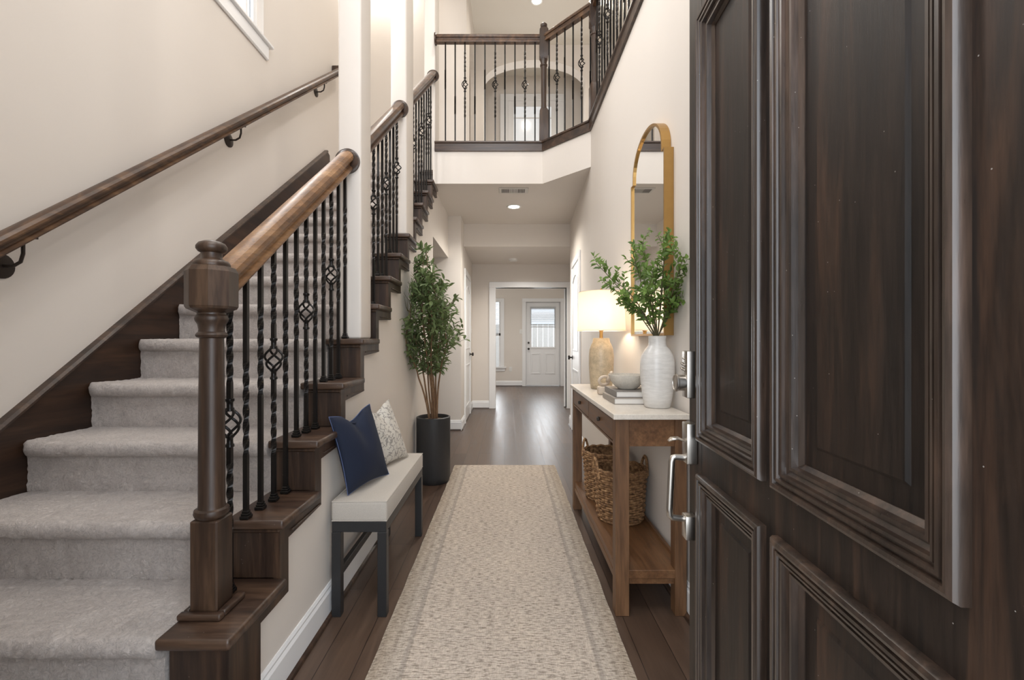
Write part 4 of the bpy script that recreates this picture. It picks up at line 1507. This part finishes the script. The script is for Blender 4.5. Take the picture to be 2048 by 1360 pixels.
# ------------------------------------------------------------------ console table
cx0, cx1, cy0, cy1 = 0.452, 0.748, 1.893, 3.14
ct = thing('console_table', 'brown wooden console table with cream stone top and low shelf', 'console table', ((cx0 + cx1) / 2, (cy0 + cy1) / 2, 0))
bm = bm_new(); box(bm, cx0 - 0.014, cx1 + 0.004, cy0 - 0.025, cy1 + 0.02, 0.822, 0.845, 0.003, 2)
obj('stone_top', bm, M['stone_top'], ct)
for lx0, lx1 in ((cx0, cx0 + 0.057), (cx1 - 0.048, cx1)):
    for ly0 in (cy0, cy1 - 0.055):
        bm = bm_new(); box(bm, lx0, lx1, ly0, ly0 + 0.055, 0, 0.822, 0.002)
        obj('leg', bm, M['console_wood'], ct)
bm = bm_new()
box(bm, cx0 + 0.057, cx1 - 0.048, cy0 + 0.008, cy0 + 0.026, 0.706, 0.821)
box(bm, cx0 + 0.057, cx1 - 0.048, cy1 - 0.026, cy1 - 0.008, 0.706, 0.821)
box(bm, cx1 - 0.026, cx1 - 0.008, cy0 + 0.055, cy1 - 0.055, 0.706, 0.821)
box(bm, cx0 + 0.016, cx0 + 0.034, cy0 + 0.055, cy1 - 0.055, 0.706, 0.821)
ym = (cy0 + cy1) / 2
box(bm, cx0 + 0.002, cx0 + 0.016, cy0 + 0.055, cy1 - 0.055, 0.706, 0.716)
box(bm, cx0 + 0.002, cx0 + 0.016, cy0 + 0.055, cy1 - 0.055, 0.812, 0.821)
box(bm, cx0 + 0.002, cx0 + 0.016, ym - 0.012, ym + 0.012, 0.716, 0.812)
obj('apron', bm, M['console_wood_y'], ct)
for (ya, yb_) in ((cy0 + 0.059, ym - 0.015), (ym + 0.015, cy1 - 0.059)):
    bm = bm_new(); box(bm, cx0 + 0.001, cx0 + 0.0155, ya, yb_, 0.719, 0.809, 0.002)
    dr_ = obj('drawer', bm, M['console_wood_y'], ct)
    bm = bm_new(); yc = (ya + yb_) / 2
    box(bm, cx0 - 0.014, cx0 + 0.001, yc - 0.010, yc + 0.010, 0.755, 0.775, 0.004, 2)
    obj('knob', bm, M['bracket'], dr_)
bm = bm_new()
box(bm, cx0 + 0.010, cx1 - 0.004, cy0 + 0.004, cy1 - 0.004, 0.155, 0.190, 0.002)
box(bm, cx0 + 0.006, cx1 - 0.003, cy0 + 0.012, cy0 + 0.03, 0.130, 0.1549)
box(bm, cx0 + 0.006, cx0 + 0.026, cy0 + 0.056, cy1 - 0.056, 0.130, 0.1549)
box(bm, cx1 - 0.016, cx1 - 0.002, cy0 + 0.056, cy1 - 0.056, 0.1901, 0.205)
obj('shelf', bm, M['console_wood_y'], ct)

# woven baskets on the shelf
def basket(x, y, r, hgt, handle_angle, label):
    t = thing('woven_basket', label, 'basket', (x, y, 0.1905), 'woven baskets on the console shelf')
    z0 = 0.191
    bm = bm_new()
    rows = int(hgt / 0.0125)
    nst = 26
    def rad(h_):
        return r * (0.86 + 0.14 * min(1, (h_ / hgt) * 1.6)) * (0.97 + 0.03 * math.sin(h_ * 30))
    for j in range(rows):
        h_ = 0.008 + j * 0.0125
        path = []
        m = 104
        for k in range(m + 1):
            a = 2 * PI * k / m
            w_ = 0.0042 * math.sin(a * nst / 2 + (PI if j % 2 else 0))
            q = rad(h_) + w_ - 0.004 + 0.0012 * noise.noise(Vector((k * 0.4, j * 1.7, r * 9)))
            path.append((x + q * math.cos(a), y + q * math.sin(a), z0 + h_ + 0.002 * noise.noise(Vector((k * 0.13, j * 3.1, 1)))))
        tube(bm, path, 0.0068, 5, False)
    for k in range(2):
        path = [(x + (rad(hgt) - 0.003) * math.cos(2 * PI * i / 60), y + (rad(hgt) - 0.003) * math.sin(2 * PI * i / 60), z0 + hgt - 0.002 + 0.008 * k + 0.003 * math.sin(i * 1.6 + k * 3)) for i in range(61)]
        tube(bm, path, 0.0085, 6, False)
    obj('woven_body', bm, M['basket'], t, 60)
    bm = bm_new(); lathe(bm, [(0.001, z0), (r * 0.83, z0), (r * 0.83, z0 + 0.01), (0.001, z0 + 0.01)], x, y, 32, cap=False)
    lathe(bm, [(rad(0) - 0.013, z0 + 0.01), (rad(hgt) - 0.014, z0 + hgt - 0.004), (rad(hgt) - 0.018, z0 + hgt - 0.004), (rad(0) - 0.017, z0 + 0.01)], x, y, 40, cap=False)
    obj('lining', bm, M['basket'], t)
    for sgn in (0, PI):
        a0 = handle_angle + sgn
        bm = bm_new(); path = []
        for i in range(17):
            tt = i / 16
            a = a0 + (tt - 0.5) * 0.62
            q = rad(hgt) + 0.004
            path.append((x + q * math.cos(a), y + q * math.sin(a), z0 + hgt - 0.035 + 0.095 * math.sin(PI * tt) ** 0.7))
        tube(bm, path, 0.0075, 7)
        for dz in (0.006,):
            tube(bm, [(p[0], p[1], p[2] + dz * math.sin(i * 1.5)) for i, p in enumerate(path)], 0.006, 6)
        obj('handle', bm, M['basket'], t, 60)
basket(0.612, 2.46, 0.138, 0.265, 0.15, 'near round seagrass basket behind the front table leg')
basket(0.600, 2.79, 0.132, 0.275, 2.5, 'far round seagrass basket behind the nearer one')

# ------------------------------------------------------------------ things on the console
ZT_ = 0.8455
# vase
VX, VY = 0.682, 2.065
bm = bm_new()
vp = [(0.001, 0.0), (0.052, 0.0), (0.056, 0.004), (0.066, 0.05), (0.073, 0.11), (0.076, 0.17), (0.075, 0.205), (0.069, 0.235), (0.055, 0.262), (0.043, 0.275), (0.038, 0.285), (0.037, 0.305), (0.040, 0.322), (0.037, 0.323), (0.033, 0.305), (0.034, 0.285), (0.05, 0.26), (0.065, 0.22), (0.068, 0.15), (0.05, 0.02), (0.001, 0.015)]
lathe(bm, [(r, ZT_ + z * 1.0) for r, z in vp], VX, VY, 56, cap=False)
o = obj('ceramic_vase', bm, M['vase'], None, 60)
tag(o, 'tall off white glazed vase holding green branches on the console', 'vase')
# branches
def branch(idx, tip, bend, label, n_l=12, sub=5):
    t0 = Vector((VX + random.uniform(-0.012, 0.012), VY + random.uniform(-0.012, 0.012), ZT_ + 0.10))
    neck = Vector((VX + (tip[0] - VX) * 0.06, VY + (tip[1] - VY) * 0.06, ZT_ + 0.325))
    off_ = neck - Vector((VX, VY, neck.z))
    if off_.length > 0.026:
        neck = Vector((VX, VY, neck.z)) + off_ * (0.026 / off_.length)
    tip = Vector(tip)
    path = [t0, (t0 + neck) / 2, neck]
    ctrl = Vector((neck.x * 0.45 + tip.x * 0.55, neck.y * 0.45 + tip.y * 0.55, neck.z * 0.25 + tip.z * 0.75)) + Vector(bend)
    for k in range(1, 13):
        t_ = k / 12
        path.append(neck * (1 - t_) ** 2 + ctrl * 2 * t_ * (1 - t_) + tip * t_ ** 2)
    t = thing('leafy_branch', label, 'branch', neck, 'leafy branches in the white vase')
    bs = bm_new(); bl = bm_new()
    tube(bs, path, [0.0032 - 0.0018 * k / (len(path) - 1) for k in range(len(path))], 6)
    def put(b, ax, L):
        side = ax.cross(rv()).normalized()
        leaf(bl, b, ax * 0.8 + side + rv(0.25), Vector((-0.4, -0.6, 0.8)) + rv(0.5), L, L * random.uniform(0.46, 0.58))
    for k in range(4, len(path)):
        p = path[k]; ax = (path[k] - path[k - 1]).normalized()
        for _ in range(2):
            put(p, ax, random.uniform(0.026, 0.040))
        if k > 4 and random.random() < 0.75:
            side = ax.cross(rv()).normalized()
            d = (ax * 0.8 + side * 0.9).normalized(); q = p.copy(); tp = [q.copy()]
            Ls = random.uniform(0.045, 0.085)
            for j in range(4):
                d = (d + rv(0.15) + Vector((0, 0, 0.08))).normalized()
                q = q + d * Ls / 4
                tp.append(q.copy())
                put(q, d, random.uniform(0.022, 0.036)); put(q, d, random.uniform(0.020, 0.034))
                if j == 3:
                    put(q, d, 0.026)
            tube(bs, tp, 0.0011, 4)
    put(path[-1], (path[-1] - path[-2]).normalized(), 0.03)
    for bmx in (bs, bl):
        for v in bmx.verts:
            v.co.x = min(v.co.x, XR - 0.012 if not (2.04 < v.co.y < 2.68 and v.co.z < 2.3) else XR - 0.055)
    obj('stem', bs, M['twig'], t, 70)
    obj('leaves', bl, M['leaf2'], t)
TIPS = [((0.415, 2.10, 1.50), (0.0, 0, -0.03)), ((0.500, 2.16, 1.43), (0.02, 0, 0.02)), ((0.560, 2.02, 1.53), (-0.02, 0, 0)),
        ((0.625, 2.10, 1.60), (0, 0, 0)), ((0.680, 1.96, 1.55), (0, -0.02, 0)), ((0.700, 2.03, 1.60), (0.02, 0, 0)),
        ((0.735, 1.90, 1.49), (0.02, 0, 0)), ((0.745, 1.96, 1.40), (0.03, 0, 0)), ((0.600, 1.95, 1.36), (0, 0, 0.02)),
        ((0.735, 2.00, 1.31), (0.03, 0, 0.02)), ((0.57, 2.20, 1.33), (0, 0, 0.03)), ((0.66, 2.22, 1.47), (0, 0, 0)), ((0.640, 2.00, 1.45), (0, 0, 0)), ((0.53, 2.05, 1.34), (0, 0, 0.03))]
ORD = ['leafy branch leaning farthest left, over the lamp shade'] + ['leafy branch in the white vase, its tip %s from the left' % q for q in
       ('second', 'third', 'fourth', 'fifth', 'sixth', 'seventh', 'eighth', 'ninth', 'tenth', 'eleventh', 'twelfth')] + ['leafy branch in the white vase, its tip second from the right', 'leafy branch leaning farthest right towards the dark front door']
for k, (tp_, bd_) in enumerate(sorted(TIPS, key=lambda q: q[0][0] / q[0][1])):
    branch(k, tp_, bd_, ORD[k])

# books
def book(x0, x1, y0, y1, z0, h_, mat, label):
    t = thing('book', label, 'book', ((x0 + x1) / 2, (y0 + y1) / 2, z0), 'books under the bowl')
    bm = bm_new()
    box(bm, x0, x1, y0, y1, z0, z0 + 0.0028, 0.0008)
    box(bm, x0, x1, y0, y1, z0 + h_ - 0.0028, z0 + h_, 0.0008)
    box(bm, x0, x0 + 0.003, y0, y1, z0 + 0.0028, z0 + h_ - 0.0028)
    obj('cover', bm, mat, t)
    bm = bm_new(); box(bm, x0 + 0.003, x1 - 0.004, y0 + 0.003, y1 - 0.003, z0 + 0.0029, z0 + h_ - 0.0029)
    obj('pages', bm, M['paper'], t)
book(0.507, 0.715, 2.15, 2.41, ZT_, 0.029, M['book_taupe'], 'taupe hardcover book at the bottom of the stack')
book(0.522, 0.710, 2.175, 2.43, ZT_ + 0.0295, 0.029, M['book_grey'], 'grey hardcover book directly under the stone bowl')
bm = bm_new()
bp = [(0.001, 0), (0.042, 0), (0.045, 0.003), (0.062, 0.016), (0.080, 0.038), (0.090, 0.062), (0.092, 0.072), (0.088, 0.073), (0.083, 0.060), (0.070, 0.035), (0.05, 0.016), (0.001, 0.010)]
lathe(bm, [(r, ZT_ + 0.059 + z) for r, z in bp], 0.604, 2.29, 48, cap=False)
o = obj('stone_bowl', bm, M['bowl'], None, 60); tag(o, 'speckled cream stone bowl resting on two books', 'bowl')
# small sculpture behind the bowl: pale block with a knotted chain
sc_ = thing('knot_sculpture', 'small pale block with a knotted twist ornament beside the lamp', 'ornament', (0.555, 2.56, ZT_))
bm = bm_new(); box(bm, 0.510, 0.600, 2.525, 2.585, ZT_, ZT_ + 0.045, 0.008, 3)
obj('base', bm, M['driftwood'], sc_, 40)
bm = bm_new()
def ring_t(c, r, ax, tilt):
    path = []
    for k in range(25):
        a = 2 * PI * k / 24
        v = Vector((r * math.cos(a), 0, r * 0.8 * math.sin(a)))
        v = Matrix.Rotation(ax, 3, 'Z') @ (Matrix.Rotation(tilt, 3, 'X') @ v)
        path.append(Vector(c) + v)
    tube(bm, path, 0.009, 8, False)
ring_t((0.545, 2.555, ZT_ + 0.076), 0.030, 0.3, 0.2)
ring_t((0.575, 2.555, ZT_ + 0.100), 0.032, 1.4, 0.5)
ring_t((0.607, 2.56, ZT_ + 0.090), 0.028, 0.1, 1.0)
obj('knot', bm, M['driftwood'], sc_, 60)

# table lamp
LX, LY = 0.592, 2.86
lamp = thing('table_lamp', 'lit table lamp with tan ceramic base and white drum shade', 'lamp', (LX, LY, ZT_))
bm = bm_new()
lp = [(0.001, 0), (0.060, 0), (0.066, 0.004), (0.072, 0.06), (0.077, 0.14), (0.078, 0.20), (0.074, 0.245), (0.064, 0.275), (0.055, 0.29), (0.052, 0.31), (0.050, 0.316), (0.001, 0.316)]
lathe(bm, [(r, ZT_ + z) for r, z in lp], LX, LY, 48, cap=False)
obj('lamp_base', bm, M['lamp_base'], lamp, 60)
bm = bm_new(); lathe(bm, [(0.011, ZT_ + 0.316), (0.011, ZT_ + 0.36), (0.016, ZT_ + 0.362), (0.016, ZT_ + 0.40), (0.006, ZT_ + 0.402)], LX, LY, 16)
lathe(bm, [(0.003, ZT_ + 0.40), (0.003, ZT_ + 0.605), (0.008, ZT_ + 0.61), (0.009, ZT_ + 0.62), (0.003, ZT_ + 0.63)], LX + 0.03, LY, 10)
for v in bm.verts:
    if v.co.z > ZT_ + 0.604:
        v.co.x -= 0.03
obj('neck', bm, M['brass'], lamp, 50)
bm = bm_new()
z0, z1 = ZT_ + 0.362, ZT_ + 0.605
lathe(bm, [(0.150, z0), (0.139, z1), (0.137, z1), (0.148, z0), (0.150, z0)], LX, LY, 56, cap=False)
obj('lamp_shade', bm, M['shade'], lamp, 50)
for zz, rr in ((z0 + 0.001, 0.1495), (z1 - 0.001, 0.1385)):
    bm = bm_new()
    tube(bm, [(LX + rr * math.cos(2 * PI * k / 48), LY + rr * math.sin(2 * PI * k / 48), zz) for k in range(49)], 0.0022, 6, False)
    obj('shade_rim', bm, M['shade'], lamp, 60)
bm = bm_new(); lathe(bm, [(0.006, ZT_ + 0.402), (0.020, ZT_ + 0.43), (0.030, ZT_ + 0.46), (0.026, ZT_ + 0.49), (0.002, ZT_ + 0.505)], LX, LY, 20)
obj('bulb', bm, emit_mat('warm_bulb', (1.0, 0.86, 0.68), 75), lamp, 60)

# ------------------------------------------------------------------ mirror
my0, my1, mz0, mzs = 2.085, 2.645, 1.172, 2.035
mc = (my0 + my1) / 2
def arch_pts(inset):
    a, b = my0 + inset, my1 - inset
    z0 = mz0 + inset
    s = mzs - inset * 0.3
    step = 0.035
    P = [(a, z0), (a, s), (a + step, s), (a + step, s + 0.02)]
    R_ = (b - a) / 2 - step
    for k in range(1, 24):
        t_ = PI * k / 24
        P.append((mc - R_ * math.cos(t_), s + 0.02 + (0.185 - inset) * math.sin(t_) ** 0.9))
    P += [(b - step, s + 0.02), (b - step, s), (b, s), (b, z0)]
    return P
mt = thing('wall_mirror', 'tall arched mirror with thin brass frame above the console', 'mirror', (XR - 0.02, mc, mz0))
outer, inner = arch_pts(0.0), arch_pts(0.010)
bm = bm_new()
n = len(outer)
xf, xk, xg = XR - 0.045, XR - 0.001, XR - 0.036
VO = [bm.verts.new((xf, y, z)) for y, z in outer]; VK = [bm.verts.new((xk, y, z)) for y, z in outer]
VI = [bm.verts.new((xf, y, z)) for y, z in inner]; VG = [bm.verts.new((xg, y, z)) for y, z in inner]
for i in range(n):
    j = (i + 1) % n
    bm.faces.new((VK[i], VK[j], VO[j], VO[i])); bm.faces.new((VO[i], VO[j], VI[j], VI[i])); bm.faces.new((VI[i], VI[j], VG[j], VG[i]))
bm.faces.new(VK)
bmesh.ops.recalc_face_normals(bm, faces=bm.faces)
obj('frame', bm, M['brass'], mt)
bm = bm_new(); prism(bm, inner, xg, xg + 0.004, 'X')
obj('mirror_glass', bm, M['mirror'], mt)
